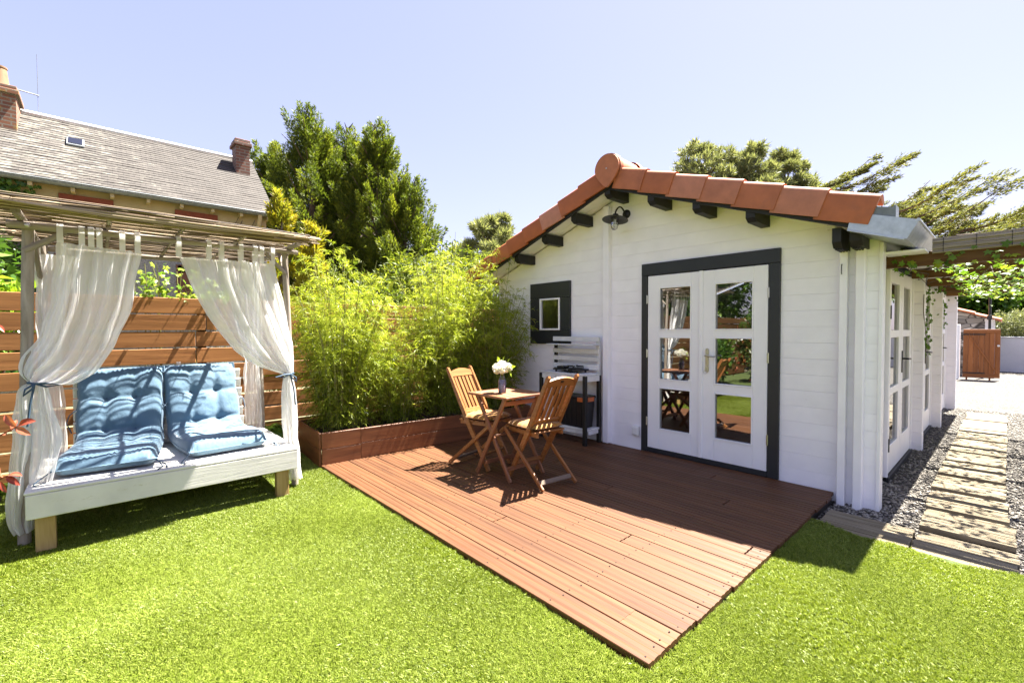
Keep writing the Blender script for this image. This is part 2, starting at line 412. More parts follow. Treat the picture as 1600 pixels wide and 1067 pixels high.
M_petal = leafmat('white petal', [(0, (.72, .70, .72)), (.6, (.82, .80, .82)), (1, (.80, .82, .62))], .35, .6)
M_lav = plain('lavender beads', (.46, .38, .56), .4, 0, .6, 130, .6)

# old house materials
m, nt, b, n = newmat('lichened slate roof')
v = objcoord(nt, jitter=False); br = n('ShaderNodeTexBrick'); nt.links.new(v, br.inputs['Vector'])
br.inputs['Scale'].default_value = 1; br.inputs['Brick Width'].default_value = .17; br.inputs['Row Height'].default_value = .075; br.inputs['Mortar Size'].default_value = .006
br.inputs['Color1'].default_value = (.045, .040, .036, 1); br.inputs['Color2'].default_value = (.068, .061, .055, 1); br.inputs['Mortar'].default_value = (.025, .022, .02, 1)
st = tex_noise(nt, objcoord(nt, (.9, .28, 1), False), 1.6, 6, .65); col = mixc(nt, .8, br.outputs[0], ramp(nt, st, [(.3, (.66, .6, .55)), (.7, (1.1, 1.05, 1.0))]), 'MULTIPLY')
sp = n('ShaderNodeSeparateXYZ'); tcx = n('ShaderNodeTexCoord'); nt.links.new(tcx.outputs['Object'], sp.inputs[0])
li = tex_noise(nt, objcoord(nt, (3, 7, 1), False), 1.2, 8, .7)
near = n('ShaderNodeMapRange'); near.inputs['From Min'].default_value = 2.4; near.inputs['From Max'].default_value = -.4; nt.links.new(sp.outputs[0], near.inputs[0])
lim = ramp(nt, mathn(nt, 'ADD', li, mathn(nt, 'MULTIPLY', near.outputs[0], .16)), [(.655, (0, 0, 0)), (.72, (.8, .8, .8))])
col = mixc(nt, lim, col, (.15, .14, .115)); nt.links.new(col, b.inputs['Base Color']); b.inputs['Roughness'].default_value = .85
bumpn(nt, b, br.outputs['Fac'], -.4, .01); M_slate = m
def brickmat(name, c1, c2, mo, w=.24, h=.075, lich=None):
    m, nt, b, n = newmat(name)
    g = n('ShaderNodeTexCoord'); s_ = n('ShaderNodeSeparateXYZ'); nt.links.new(g.outputs['Object'], s_.inputs[0])
    cb = n('ShaderNodeCombineXYZ'); nt.links.new(mathn(nt, 'ADD', s_.outputs[0], s_.outputs[1]), cb.inputs[0]); nt.links.new(s_.outputs[2], cb.inputs[1])
    br = n('ShaderNodeTexBrick'); nt.links.new(cb.outputs[0], br.inputs['Vector']); br.inputs['Scale'].default_value = 1
    br.inputs['Brick Width'].default_value = w; br.inputs['Row Height'].default_value = h; br.inputs['Mortar Size'].default_value = .012
    br.inputs['Color1'].default_value = (*c1, 1); br.inputs['Color2'].default_value = (*c2, 1); br.inputs['Mortar'].default_value = (*mo, 1)
    col = br.outputs[0]
    if lich:
        col = mixc(nt, ramp(nt, tex_noise(nt, g.outputs['Object'], 3, 6, .7), [(.56, (0, 0, 0)), (.66, (1, 1, 1))]), col, lich)
    nt.links.new(col, b.inputs['Base Color']); b.inputs['Roughness'].default_value = .9; bumpn(nt, b, br.outputs['Fac'], -.6, .01); return m
M_brick = brickmat('old red brick', (.17, .07, .045), (.11, .05, .035), (.17, .145, .12))
M_brickl = brickmat('lichened brick', (.22, .09, .045), (.15, .06, .035), (.20, .17, .13), lich=(.30, .19, .05))
M_cream = plain('cream render', (.46, .37, .21), .9, 0, .1, 3, .1)
M_pebble = plain('grey pebbledash', (.34, .33, .33), .95, 0, .5, 60, .6)
M_redwin = plain('red brick lintel', (.24, .06, .03), .85, 0, .25, 14, .2)
m, nt, b, n = newmat('dry stone wall')
v = objcoord(nt, (2.2, 1, 5), False); vo = n('ShaderNodeTexVoronoi'); vo.inputs['Scale'].default_value = 1.6; nt.links.new(v, vo.inputs['Vector'])
ve = n('ShaderNodeTexVoronoi'); ve.feature = 'DISTANCE_TO_EDGE'; ve.inputs['Scale'].default_value = 1.6; nt.links.new(v, ve.inputs['Vector'])
sc = n('ShaderNodeSeparateColor'); nt.links.new(vo.outputs['Color'], sc.inputs[0])
col = ramp(nt, sc.outputs[0], [(0, (.12, .11, .10)), (.5, (.30, .28, .25)), (1, (.5, .47, .42))])
nt.links.new(mixc(nt, ramp(nt, ve.outputs['Distance'], [(.02, (0, 0, 0)), (.07, (1, 1, 1))]), (.05, .045, .04), col), b.inputs['Base Color']); b.inputs['Roughness'].default_value = .9
bumpn(nt, b, ve.outputs['Distance'], .8, .05); M_drystone = m

# ------------------------------------------------------------------ ground
def sheet(name, poly, z, mat, **kw):
    mb = MB(); mb.add([(x, y, z) for x, y in poly], [tuple(range(len(poly)))])
    return mb.put(name, mat, None, **kw)
sheet('ground', [(-300, -300), (300, -300), (300, 300), (-300, 300)], -.12, M_earth, kind='structure')
sheet('gravel_yard', [(-.95, 3.4), (8, 3.4), (8, 23), (-9, 23), (-9, 11.2), (-.95, 11.2)], -.085, M_gravel, kind='structure')
DX0, DX1, DY0, DY1 = -4.467, -.921, 1.555, 4.32
LG = -.035
lawn = [(-5.6, -7), (4, -7), (4, 3.62), (-.90, 3.62), (-.90, 1.52), (-4.50, 1.52), (-4.50, 1.60), (-5.6, 1.60)]
sheet('lawn', lawn, LG, M_turf, kind='structure')

def lawn_edge_y(x):   # wavy far edge of the turf beside the path
    return 3.60+.035*np.sin(x*5.1)+.03*np.sin(x*13.7+1)
def in_lawn(x, y):
    a = (y < DY0-.004+.014*np.sin(x*7)+.010*np.sin(x*19)) & (x > -5.45)
    b_ = (x > DX1+.004+.006*np.sin(y*23)) & (y < lawn_edge_y(x))
    c = (x < DX0-.02) & (y < 1.60) & (x > -5.45)
    return a | b_ | c
fw2 = np.array([-.7398, .6729]); rt2 = np.array([.6729, .7398])
def lawn_points(dens):
    pts = []
    N = int(dens*80)
    x = rng.uniform(-5.5, 3.4, N*3); y = rng.uniform(-2.6, 3.7, N*3)
    d = x*fw2[0]+y*fw2[1]; s = x*rt2[0]+y*rt2[1]
    ok = in_lawn(x, y) & (d > .55) & (np.abs(s) < d*1.5+.9)
    keep = rng.random(len(x)) < np.clip(3.2/np.maximum(d, 1.2), .25, 1)**1.1
    ok &= keep
    # in front of the bed the turf is shorter where it is shaded by the bed, but it carries on underneath
    return np.stack([x[ok], y[ok], np.full(ok.sum(), LG+.001)], 1)
def tuft_mesh(seed, nb=36, h=.0145, rad=.021):
    r = np.random.default_rng(seed); V = []; F = []; T = []
    for i in range(nb):
        a = r.uniform(0, 2*np.pi); rr = rad*np.sqrt(r.random()); p = np.array([rr*np.cos(a), rr*np.sin(a), 0])
        lean = r.uniform(0, 2*np.pi); ll = r.uniform(.2, .9); hh = h*r.uniform(.65, 1.15)
        d = np.array([np.cos(lean)*ll, np.sin(lean)*ll, 1.0]); sd = np.array([-np.sin(lean+r.normal()*.6), np.cos(lean), 0])*.0012*r.uniform(.8, 1.5)
        m_ = p+d*hh*.55; t = p+d*hh*np.array([1.35, 1.35, .9]); k = len(V)
        V += [p-sd, p+sd, m_+sd*.9, m_-sd*.9, t]; F += [(k, k+1, k+2, k+3), (k+3, k+2, k+4, k+4)]
        tt = r.random(); T += [tt, min(1, tt+.15)]
    F3 = []; T3 = []
    for (q, t) in zip(F, T):
        F3.append(q[:3]); T3.append(t)
        if q[2] != q[3]: F3.append((q[0], q[2], q[3])); T3.append(t)
    F3 = [f for f in F3 if len(set(f)) == 3]
    return npmesh(np.array(V), np.array(F3), np.array(T3[:len(F3)]))
def scatter(name, pts, meshes, mat, smin, smax, lean=None, **kw):
    src = bpy.data.collections.new(name+' source')
    for i, me in enumerate(meshes):
        me.materials.append(mat); o = bpy.data.objects.new(name+'_blade', me); src.objects.link(o)
    me = bpy.data.meshes.new(name); me.vertices.add(len(pts)); me.vertices.foreach_set('co', np.asarray(pts, np.float32).ravel()); me.update()
    o = bpy.data.objects.new(name, me); COL.objects.link(o); tag(o, **kw)
    ng = bpy.data.node_groups.new(name, 'GeometryNodeTree')
    ng.interface.new_socket('Geometry', in_out='INPUT', socket_type='NodeSocketGeometry')
    ng.interface.new_socket('Geometry', in_out='OUTPUT', socket_type='NodeSocketGeometry')
    N = ng.nodes; i = N.new('NodeGroupInput'); ou = N.new('NodeGroupOutput'); ip = N.new('GeometryNodeInstanceOnPoints')
    ci = N.new('GeometryNodeCollectionInfo'); ci.inputs['Collection'].default_value = src; ci.inputs['Separate Children'].default_value = True
    ip.inputs['Pick Instance'].default_value = True
    rr = N.new('FunctionNodeRandomValue'); rr.data_type = 'FLOAT_VECTOR'; rr.inputs[0].default_value = (-.25, -.25, 0); rr.inputs[1].default_value = (.25, .25, 6.283)
    rs = N.new('FunctionNodeRandomValue'); rs.data_type = 'FLOAT'; rs.inputs[2].default_value = smin; rs.inputs[3].default_value = smax
    L = ng.links
    L.new(i.outputs[0], ip.inputs['Points']); L.new(ci.outputs[0], ip.inputs['Instance']); L.new(rr.outputs[0], ip.inputs['Rotation']); L.new(rs.outputs[1], ip.inputs['Scale'])
    L.new(ip.outputs[0], ou.inputs[0])
    if lean is not None:
        at = me.attributes.new('lean', 'FLOAT_VECTOR', 'POINT'); at.data.foreach_set('vector', np.asarray(lean, np.float32).ravel())
        na = N.new('GeometryNodeInputNamedAttribute'); na.data_type = 'FLOAT_VECTOR'; na.inputs[0].default_value = 'lean'
        L.new(na.outputs[0], ip.inputs['Rotation'])
    md = o.modifiers.new('scatter', 'NODES'); md.node_group = ng
    return o
gp_ = lawn_points(2000)
def pile(P):
    out = np.zeros_like(P)
    for i, (x, y, z) in enumerate(P):
        a = noise.noise((x*.9, y*.9, 2.2))*4.5+.4; m_ = .22+.6*abs(noise.noise((x*1.1+9, y*1.1, 5.1)))
        e = Euler((random.gauss(0, .16), random.gauss(0, .16), random.uniform(0, 6.283))).to_matrix()
        out[i] = (Matrix.Rotation(m_, 3, Vector((math.cos(a), math.sin(a), 0))) @ e).to_euler()
    return out
scatter('grass', gp_, [tuft_mesh(i) for i in range(6)], M_grass, .75, 1.2, pile(gp_), kind='stuff')

# gravel stones beside the path, joined
def stones(name, boxes, n, smin, smax, mat, z, keep=None, squash=.6, **kw):
    ico = np.array([[0, 0, 1], [.9, 0, .2], [.28, .85, .2], [-.73, .53, .2], [-.73, -.53, .2], [.28, -.85, .2], [0, 0, -.6]])
    fc = np.array([[0, 1, 2], [0, 2, 3], [0, 3, 4], [0, 4, 5], [0, 5, 1], [6, 2, 1], [6, 3, 2], [6, 4, 3], [6, 5, 4], [6, 1, 5]])
    P = []
    for (x0, x1, y0, y1, k) in boxes:
        m_ = int(n*k); P.append(np.stack([rng.uniform(x0, x1, m_), rng.uniform(y0, y1, m_), np.full(m_, z)], 1))
    P = np.concatenate(P)
    if keep is not None: P = P[keep(P)]
    k = len(P); s = rng.uniform(smin, smax, (k, 1, 1))*rng.uniform(.65, 1.3, (k, 1, 3)); s[:, :, 2] *= squash
    v = ico[None]*s*(1+.25*rng.normal(size=(k, 7, 3))); a = rng.uniform(0, 6.28, k); c, si = np.cos(a)[:, None], np.sin(a)[:, None]
    x = v[:, :, 0]*c-v[:, :, 1]*si; y = v[:, :, 0]*si+v[:, :, 1]*c; v = np.stack([x, y, v[:, :, 2]], 2)+P[:, None]
    F = (fc[None]+np.arange(k)[:, None, None]*7).reshape(-1, 3)
    return put(name, npmesh(v.reshape(-1, 3), F, np.repeat(rng.random(k), 10)), mat, None, **kw)
stones('gravel', [(-.93, .62, 3.5, 5.2, 1.0), (-.75, .62, 5.2, 7.5, .7), (-.75, .8, 7.5, 11, .55)], 9000, .008, .016, M_stone, -.080,
       keep=lambda P: (P[:, 1] > lawn_edge_y(P[:, 0])-.03), kind='stuff')

# ------------------------------------------------------------------ deck
deck = thing('wooden_deck', 'low reddish brown ribbed timber deck in front of the white cabin', 'deck', (DX0, DY0, -.1))
def deck_board_mesh(L, W=.126, H=.024, n=3, g=.0042):
    prof = []
    xs = np.linspace(-W/2+.002, W/2-.002, n*2)
    prof.append((-W/2, -H)); prof.append((-W/2, -.003))
    for i in range(n):
        prof.append((xs[2*i], -.0002)); prof.append((xs[2*i+1], 0))
        if i < n-1: mid = (xs[2*i+1]+xs[2*i+2])/2; prof.append((mid, -g))
    prof.append((W/2, -.003)); prof.append((W/2, -H))
    mb = MB(); mb.prism(prof, 'x', -L/2, L/2); return mb.mesh()
nb = 21; pitch = (DY1-DY0)/nb; lens = {}
random.seed(3)
for i in range(nb):
    cuts = [DX0, DX1]
    j = {1: -1.15, 3: -2.35, 5: -3.2, 6: -1.6, 8: -2.75, 9: -1.02, 10: -3.6, 11: -2.2, 13: -3.0, 14: -1.42, 16: -2.5, 18: -1.75, 19: -3.4}.get(i)
    if j: cuts.insert(1, j)
    for a, c in zip(cuts[:-1], cuts[1:]):
        L = round(c-a-.004, 3)
        if L not in lens: lens[L] = deck_board_mesh(L); lens[L].materials.append(M_deck)
        yy = DY0+(i+.5)*pitch
        e = random.uniform(-.006, .008) if c == DX1 else 0
        put('deck_board', lens[L], None, deck, Matrix.Translation(((a+c)/2+e, yy, random.uniform(-.0012, .0012))) @ Matrix.Rotation(random.gauss(0, .0006), 4, 'Z'))
scr = MB()
for k in range(8):
    for i in range(nb):
        for o_ in (-.038, .038):
            x_ = DX0+.06+k*.492+random.gauss(0, .006); scr.lathe([(.0042, 0), (.0042, .0012), (0, .0009)], 6, (x_, DY0+(i+.5)*pitch+o_, .0009))
scr.put('screw', M_iron, deck, None, True, kind='stuff')
slab('fascia', DX1-.03, DX1-.008, DY0+.02, 4.26, -.13, -.026, M_black, deck, along='y')
slab('fascia', DX0+.01, DX1-.04, DY0+.012, DY0+.03, -.13, -.026, M_deck, deck)
for k in range(7): slab('joist', -4.3+k*.54, -4.25+k*.54, DY0+.05, DY1-.02, -.115, -.026, M_black, deck, along='y')

# ------------------------------------------------------------------ cabin
YW = 4.335; HX0, HX1, HY1 = -5.04, -.655, 10.95
AX, AZ, SL = -2.87, 2.816, .36
def U(x): return AZ-SL*abs(x-AX)
cab = thing('garden_cabin', 'white painted log cabin with orange tiled roof and anthracite door frame', 'cabin', (AX, YW, 0))
def log_board(x0, x1, z0, z1, y, t=.04, axis='y', name='log_board'):
    """one horizontal log, its bevelled edges towards the outside; clipped below the roof on gables"""
    if x1-x0 < .02: return
    b = .0022; mb = MB()
    if axis == 'y':
        def top(x): return min(z1, U(x)+.004)
        xs = sorted({x0, x1, *[q for q in (AX, AX-(AZ+.004-z1)/SL, AX+(AZ+.004-z1)/SL) if x0 < q < x1]})
        xs = [x for x in xs if top(x) > z0+.012] or []
        # clip ends where the roof meets the lower edge
        lo, hi = AX-(AZ+.004-z0)/SL+.03, AX+(AZ+.004-z0)/SL-.03
        a, c = max(x0, lo), min(x1, hi)
        if c-a < .03: return
        xs = [a]+[x for x in xs if a < x < c]+[c]
        lowp = [(a, z0+b), (c, z0+b)]; P = lowp+[(x, max(top(x)-b, z0+b+.004)) for x in reversed(xs)]
        mb.prism(P, 'y', y, y+t)
        back = [(a, z0), (c, z0)]+[(x, max(top(x), z0+.006)) for x in reversed(xs)]
        mb.prism(back, 'y', y+b, y+t)
        v = mb.v
    else:
        mb.prism([(x0, z0+b), (x1, z0+b), (x1, z1-b), (x0, z1-b)], 'x', y, y-t)
        mb.prism([(x0, z0), (x1, z0), (x1, z1), (x0, z1)], 'x', y-b, y-t)
    return mb.put(name, M_white, cab)
PZ = .1332; Z0 = -.144
for k in range(23):
    z0, z1 = Z0+k*PZ, Z0+(k+1)*PZ-.0008
    if z0 < -.10: z0 = -.10
    cuts = []
    if z1 < 1.99: cuts.append((-2.62, -1.38))
    if 11 <= k <= 13: cuts.append((-4.19, -3.83))
    x = HX0
    for a, c in sorted(cuts): log_board(x, a, z0, z1, YW); x = c
    log_board(x, HX1, z0, z1, YW)
# log ends crossing the front wall
def stub(x0, x1, z0, z1, y0=YW-.065, name='log_end'):
    slab(name, x0, x1, y0, YW+.003, z0, z1, M_white, cab, .005, 'z')
stub(-3.150, -3.072, .004, 2.70)
stub(-.905, -.852, -.09, 1.93); stub(-.800, -.742, -.09, 1.93, YW-.075)
slab('corner_trim', HX1-.012, HX1+.012, YW-.012, YW+.10, -.08, 1.95, M_trimw, cab, .003, 'z')
# side wall: short log pillars and recessed doors
XD = -.735
for (y0, y1, x1) in ((YW+.06, 5.20, XD-.02), (6.86, 6.98, -.652), (8.68, 8.80, -.635), (10.84, 10.95, -.615), (6.70, 6.86, XD-.02), (8.55, 8.68, XD-.02), (6.98, 7.08, XD-.02), (8.80, 9.05, XD-.02), (10.6, 10.84, XD-.02)):
    for k in range(16):
        z0, z1 = max(Z0+k*PZ, -.10), min(Z0+(k+1)*PZ-.0015, 1.98)
        mb = MB(); mb.box(XD-.08, x1, y0, y1, z0, z1, .004); mb.put('log_board', M_white, cab)
for k in range(17):   # hidden side and rear walls close the room
    z0, z1 = Z0+k*PZ, Z0+(k+1)*PZ-.001
    mb = MB(); mb.box(HX0, HX0+.04, YW+.045, HY1, z0, min(z1, 2.05), 0); mb.put('log_board', M_white, cab)
mb = MB(); mb.prism([(HX0, -.1), (HX1-.1, -.1), (HX1-.1, U(HX1)-.04), (AX, AZ-.04), (HX0, U(HX0)-.04)], 'y', HY1-.12, HY1-.08); mb.put('rear_wall', M_white, cab)
slab('floor', HX0+.05, XD-.09, YW+.05, HY1-.13, -.06, -.02, M_deck, cab, 0, 'y')
slab('header_board', XD-.05, XD-.015, 5.18, HY1-.1, 1.885, 2.02, M_black, cab, .003, 'y')

# doors of the front
def pane_rows(): return ((.255, .700), (.777, 1.226), (1.294, 1.738))
def door_leaf(x0, x1, px0, px1, handle_x=None):
    y0, y1 = YW-.018, YW+.032
    lf = MB(); lf.box(x0, px0, y0, y1, .05, 1.865, .003)
    leaf = lf.put('door_leaf', M_trimw, cab)
    def rail(a, c, d, e): 
        mb = MB(); mb.box(a, c, y0, y1, d, e, .003); mb.put('rail', M_trimw, leaf)
    mb = MB(); mb.box(px1, x1, y0, y1, .05, 1.865, .003); mb.put('stile', M_trimw, leaf)
    rows = pane_rows(); zs = [.05]+[z for r in rows for z in r]+[1.865]
    for i in range(0, 8, 2): rail(px0+.0005, px1-.0005, zs[i], zs[i+1])
    for (a, c) in rows:
        mb = MB(); t = .012
        mb.box(px0, px0+t, y0-.006, y0+.02, a, c, .002); mb.box(px1-t, px1, y0-.006, y0+.02, a, c, .002)
        mb.box(px0+t, px1-t, y0-.006, y0+.02, a, a+t, .002); mb.box(px0+t, px1-t, y0-.006, y0+.02, c-t, c, .002)
        mb.put('glazing_bead', M_trimw, leaf)
        mb = MB(); mb.add([(px0, YW+.004, a), (px1, YW+.004, a), (px1, YW+.004, c), (px0, YW+.004, c)], [(0, 1, 2, 3)])
        mb.put('glass_pane', M_glass, leaf, fix=False)
    return leaf
L1 = door_leaf(-2.596, -2.011, -2.468, -2.117)
L2 = door_leaf(-2.007, -1.425, -1.892, -1.543)
slab('astragal', -2.036, -1.998, YW-.034, YW-.0185, .052, 1.868, M_trimw, L1, .004, 'z')
mb = MB(); yy = YW-.0185
pl = [(-1.955+.016*math.cos(a), 1.105+.016*math.sin(a)) for a in np.linspace(0, math.pi, 7)]+[(-1.955+.016*math.cos(a), .905+.016*math.sin(a)) for a in np.linspace(math.pi, 2*math.pi, 7)]
mb.prism(pl, 'y', yy-.008, yy); mb.tube([(-1.955, yy-.006, 1.05), (-1.955, yy-.045, 1.05), (-1.945, yy-.052, 1.05), (-1.86, yy-.052, 1.046)], .0085, 8)
mb.tube([(-1.955, yy-.004, .945), (-1.955, yy-.016, .945)], .011, 10); mb.put('handle', M_steel, L2, 40)
mb = MB(); mb.box(-1.965, -1.962, yy-.032, yy-.016, .90, .945, .0005); mb.tube([(-1.966+.014*math.cos(a), yy-.022, .89+.014*math.sin(a)) for a in np.linspace(0, 6.2, 12)], .002, 5); mb.put('key', M_steel, L2)
for x, leaf in ((-2.603, L1), (-1.417, L2)):
    for z in (.33, 1.05, 1.62):
        mb = MB(); mb.tube([(x, YW-.026, z-.045), (x, YW-.026, z+.045)], .006, 8); mb.box(x-.012, x+.012, YW-.024, YW-.0185, z-.04, z+.04, .001); mb.put('hinge', M_steel, leaf, 40)
fr = thing  # (frame boards are parts of the cabin)
slab('frame_board', -2.669, -2.603, YW-.026, YW+.03, .001, 1.872, M_anth, cab, .003, 'z')
slab('frame_board', -1.419, -1.329, YW-.026, YW+.03, .001, 1.872, M_anth, cab, .003, 'z')
slab('frame_board', -2.669, -1.329, YW-.028, YW+.03, 1.873, 1.997, M_anth, cab, .003)
slab('threshold', -2.602, -1.420, YW-.024, YW+.03, .001, .048, M_anth, cab, .003)
# window
slab('window_board', -4.371, -3.668, YW-.026, YW-.002, 1.712, 1.913, M_anth, cab, .003)
slab('window_board', -4.371, -3.668, YW-.026, YW-.002, 1.12, 1.295, M_anth, cab, .003)
slab('window_board', -4.371, -4.192, YW-.025, YW-.002, 1.297, 1.710, M_anth, cab, .003, 'z')
slab('window_board', -3.836, -3.668, YW-.025, YW-.002, 1.297, 1.710, M_anth, cab, .003, 'z')
mb = MB(); t = .022
mb.box(-4.190, -4.190+t, YW-.034, YW+.03, 1.298, 1.709); win = mb.put('window', M_trimw, cab)
for (a, c, d, e) in ((-3.838-t, -3.838, 1.298, 1.709), (-4.190+t, -3.838-t, 1.298, 1.298+t), (-4.190+t, -3.838-t, 1.709-t, 1.709)):
    mb = MB(); mb.box(a, c, YW-.034, YW+.03, d, e); mb.put('sash', M_trimw, win)
mb = MB(); mb.add([(-4.17, YW-.01, 1.32), (-3.86, YW-.01, 1.32), (-3.86, YW-.01, 1.69), (-4.17, YW-.01, 1.69)], [(0, 1, 2, 3)]); mb.put('glass_pane', M_glass, win, fix=False)
# side doors
def side_door(ya, yb):
    ym = (ya+yb)/2
    for (a, c, hy) in ((ya+.03, ym-.006, None), (ym+.006, yb-.03, ym+.06)):
        x0, x1 = XD-.045, XD
        mb = MB(); mb.box(x0, x1, a, a+.12, -.03, 1.86); leaf = mb.put('door_leaf', M_trimw, cab)
        mb = MB(); mb.box(x0, x1, c-.12, c, -.03, 1.86); mb.put('stile', M_trimw, leaf)
        zs = [-.03, .22, .69, .76, 1.22, 1.29, 1.73, 1.86]
        for i in range(0, 8, 2):
            mb = MB(); mb.box(x0, x1, a+.1205, c-.1205, zs[i], zs[i+1]); mb.put('rail', M_trimw, leaf)
        for i in range(1, 7, 2):
            mb = MB(); mb.add([(XD-.02, a+.12, zs[i]), (XD-.02, c-.12, zs[i]), (XD-.02, c-.12, zs[i+1]), (XD-.02, a+.12, zs[i+1])], [(0, 1, 2, 3)]); mb.put('glass_pane', M_glass, leaf, fix=False)
        if hy:
            mb = MB(); mb.box(XD, XD+.008, hy-.015, hy+.015, .86, 1.08, .002); mb.tube([(XD+.004, hy, 1.0), (XD+.05, hy, 1.0), (XD+.055, hy+.11, .995)], .009, 7); mb.put('handle', M_iron, leaf, 40)
    slab('door_jamb', XD-.06, XD+.012, ya, ya+.027, -.06, 1.88, M_trimw, cab, .003, 'z'); slab('door_jamb', XD-.06, XD+.012, yb-.027, yb, -.06, 1.88, M_trimw, cab, .003, 'z')
    slab('sill', XD-.05, XD+.02, ya, yb, -.10, -.035, M_black, cab, .003, 'y')
for ya, yb in ((5.22, 6.68), (7.1, 8.53), (9.08, 10.58)): side_door(ya, yb)
for z in (.25, 1.45):
    mb = MB(); mb.tube([(XD+.012, 5.243, z-.06), (XD+.012, 5.243, z+.06)], .009, 8); mb.put('hinge', M_iron, cab, 40)

# roof
VY = 3.95; EX1 = -.62; EX0 = -5.16
for s, ex in ((1, EX1), (-1, EX0)):
    z_e = U(ex)
    for k in range(7):   # soffit boards along the slope
        pass
    mb = MB(); mb.prism([(AX, AZ+.022), (ex, z_e+.022), (ex, z_e+.048), (AX, AZ+.048)], 'y', VY+.05, HY1); mb.put('soffit', M_white, cab)
    mb = MB(); mb.prism([(AX, AZ-.042), (ex, z_e-.042), (ex, z_e+.05), (AX, AZ+.05)], 'y', VY+.022, VY+.046); mb.put('barge_board', M_black, cab)
    mb = MB(); mb.prism([(AX, AZ+.051), (ex, z_e+.051), (ex, z_e+.09), (AX, AZ+.09)], 'y', VY+.048, HY1-.02); mb.put('roof_deck', M_terra, cab)
# groove lines of soffit are real boards on the visible verge strip
for s, ex in ((1, EX1), (-1, EX0)):
    for k in range(3):
        y0 = VY+.052+k*.105
        mb = MB(); a, c = AX+s*.01, ex
        mb.prism([(a, U(a)+.008), (c, U(c)+.008), (c, U(c)+.0205), (a, U(a)+.0205)], 'y', y0, y0+.10); mb.put('soffit_board', M_white, cab)
# verge tiles
ANG = math.atan(SL)
def verge_tile_mesh():
    L = .345; mb = MB()
    # flange (outer face towards -y), lower end at +x
    def sec(x, lift, prd): return [(x, -.014-prd, -.012+lift), (x, -.014-prd, .165+lift), (x, -.006-prd, .186+lift), (x, .012, .198+lift), (x, .05, .200+lift), (x, .09, .190+lift), (x, .16, .165+lift), (x, .16, .145+lift), (x, .07, .165+lift), (x, .012, .17+lift), (x, .010, -.012+lift)]
    A = sec(-L/2, -.016, -.008); B = sec(L/2, .004, .004); n_ = len(A)
    mb.add(A+B, [tuple(range(n_)), tuple(reversed(range(n_, 2*n_)))]+[(i, (i+1) % n_, n_+(i+1) % n_, n_+i) for i in range(n_)])
    return mb.mesh(35)
vt = verge_tile_mesh(); vt.materials.append(M_terra)
pt = .2985
for i in range(7):
    xc = -2.70+pt*(i+.5)-.072
    put('roof_tile', vt, None, cab, Matrix.Translation((xc, VY, U(xc)+.004)) @ Matrix.Rotation(ANG, 4, 'Y') @ Matrix.Rotation(random.gauss(0, .004), 4, 'X'))
vtm = vt.copy(); vtm.transform(Matrix.Scale(-1, 4, (1, 0, 0))); vtm.flip_normals()
for i in range(8):
    xc = -3.02-pt*(i+.5)+.15
    put('roof_tile', vtm, None, cab, Matrix.Translation((xc, VY, U(xc)+.004)) @ Matrix.Rotation(-ANG, 4, 'Y') @ Matrix.Rotation(random.gauss(0, .004), 4, 'X'))
# field tiles of both slopes, barrel-waved, in overlapping rows
mb = MB()
for s, n_ in ((1, 7), (-1, 8)):
    for i in range(n_):
        xa = AX+s*(.08+pt*i); xb = xa+s*(pt+.05)
        for j in range(23):
            y0 = VY+.16+j*.295
            if y0 > HY1-.2: continue
            prof = [(y0+.295*t_, .012+.04*math.sin(math.pi*min(1, t_*1.6)) if t_ < .625 else .012+.006*math.sin(math.pi*(t_-.625)/.375)) for t_ in np.linspace(0, 1, 7)]
            rowA = [(xa, y, U(xa)+.085+h) for y, h in prof]; rowB = [(xb, y, U(xb)+.115+h) for y, h in prof]
            rowC = [(xb, y, U(xb)+.09) for y, h in prof]
            mb.add(rowA+rowB+rowC, [(k, k+1, 7+k+1, 7+k) for k in range(6)]+[(7+k, 7+k+1, 14+k+1, 14+k) for k in range(6)])
mb.put('tile_field', M_terra, cab, 40, fix=False, kind='stuff')
# ridge caps
mb = MB(); cx, cz = -2.835, AZ+.15
disc = []
for a in np.linspace(0, 2*math.pi, 33)[:-1]:
    r_ = .150; x = r_*math.sin(a); z = r_*math.cos(a)
    if z < 0: x *= 1-.55*(-z/r_)**1.6; z *= 1.28
    disc.append((cx+x, cz+z))
mb.prism(disc, 'y', VY-.045, VY-.022); mb.put('ridge_end', M_terra, cab)
for j in range(18):
    y0 = VY-.02+j*.385; mb = MB(); P = []
    if y0 > HY1: break
    for t, rr in ((0, .158), (.05, .160), (.06, .145), (.39, .138)):
        P.append([(cx+rr*math.sin(a), y0+t, cz+rr*math.cos(a)) for a in np.linspace(-1.9, 1.9, 15)])
    mb.grid(P); mb.put('ridge_tile', M_terra, cab, 40, fix=False)
mb = MB(); mb.lathe([(0, 0), (.008, 0), (.008, .004), (0, .006)], 10, (cx-.0, VY-.045, cz+.0), Matrix.Rotation(R(90), 4, 'X')); mb.put('screw', M_steel, cab)
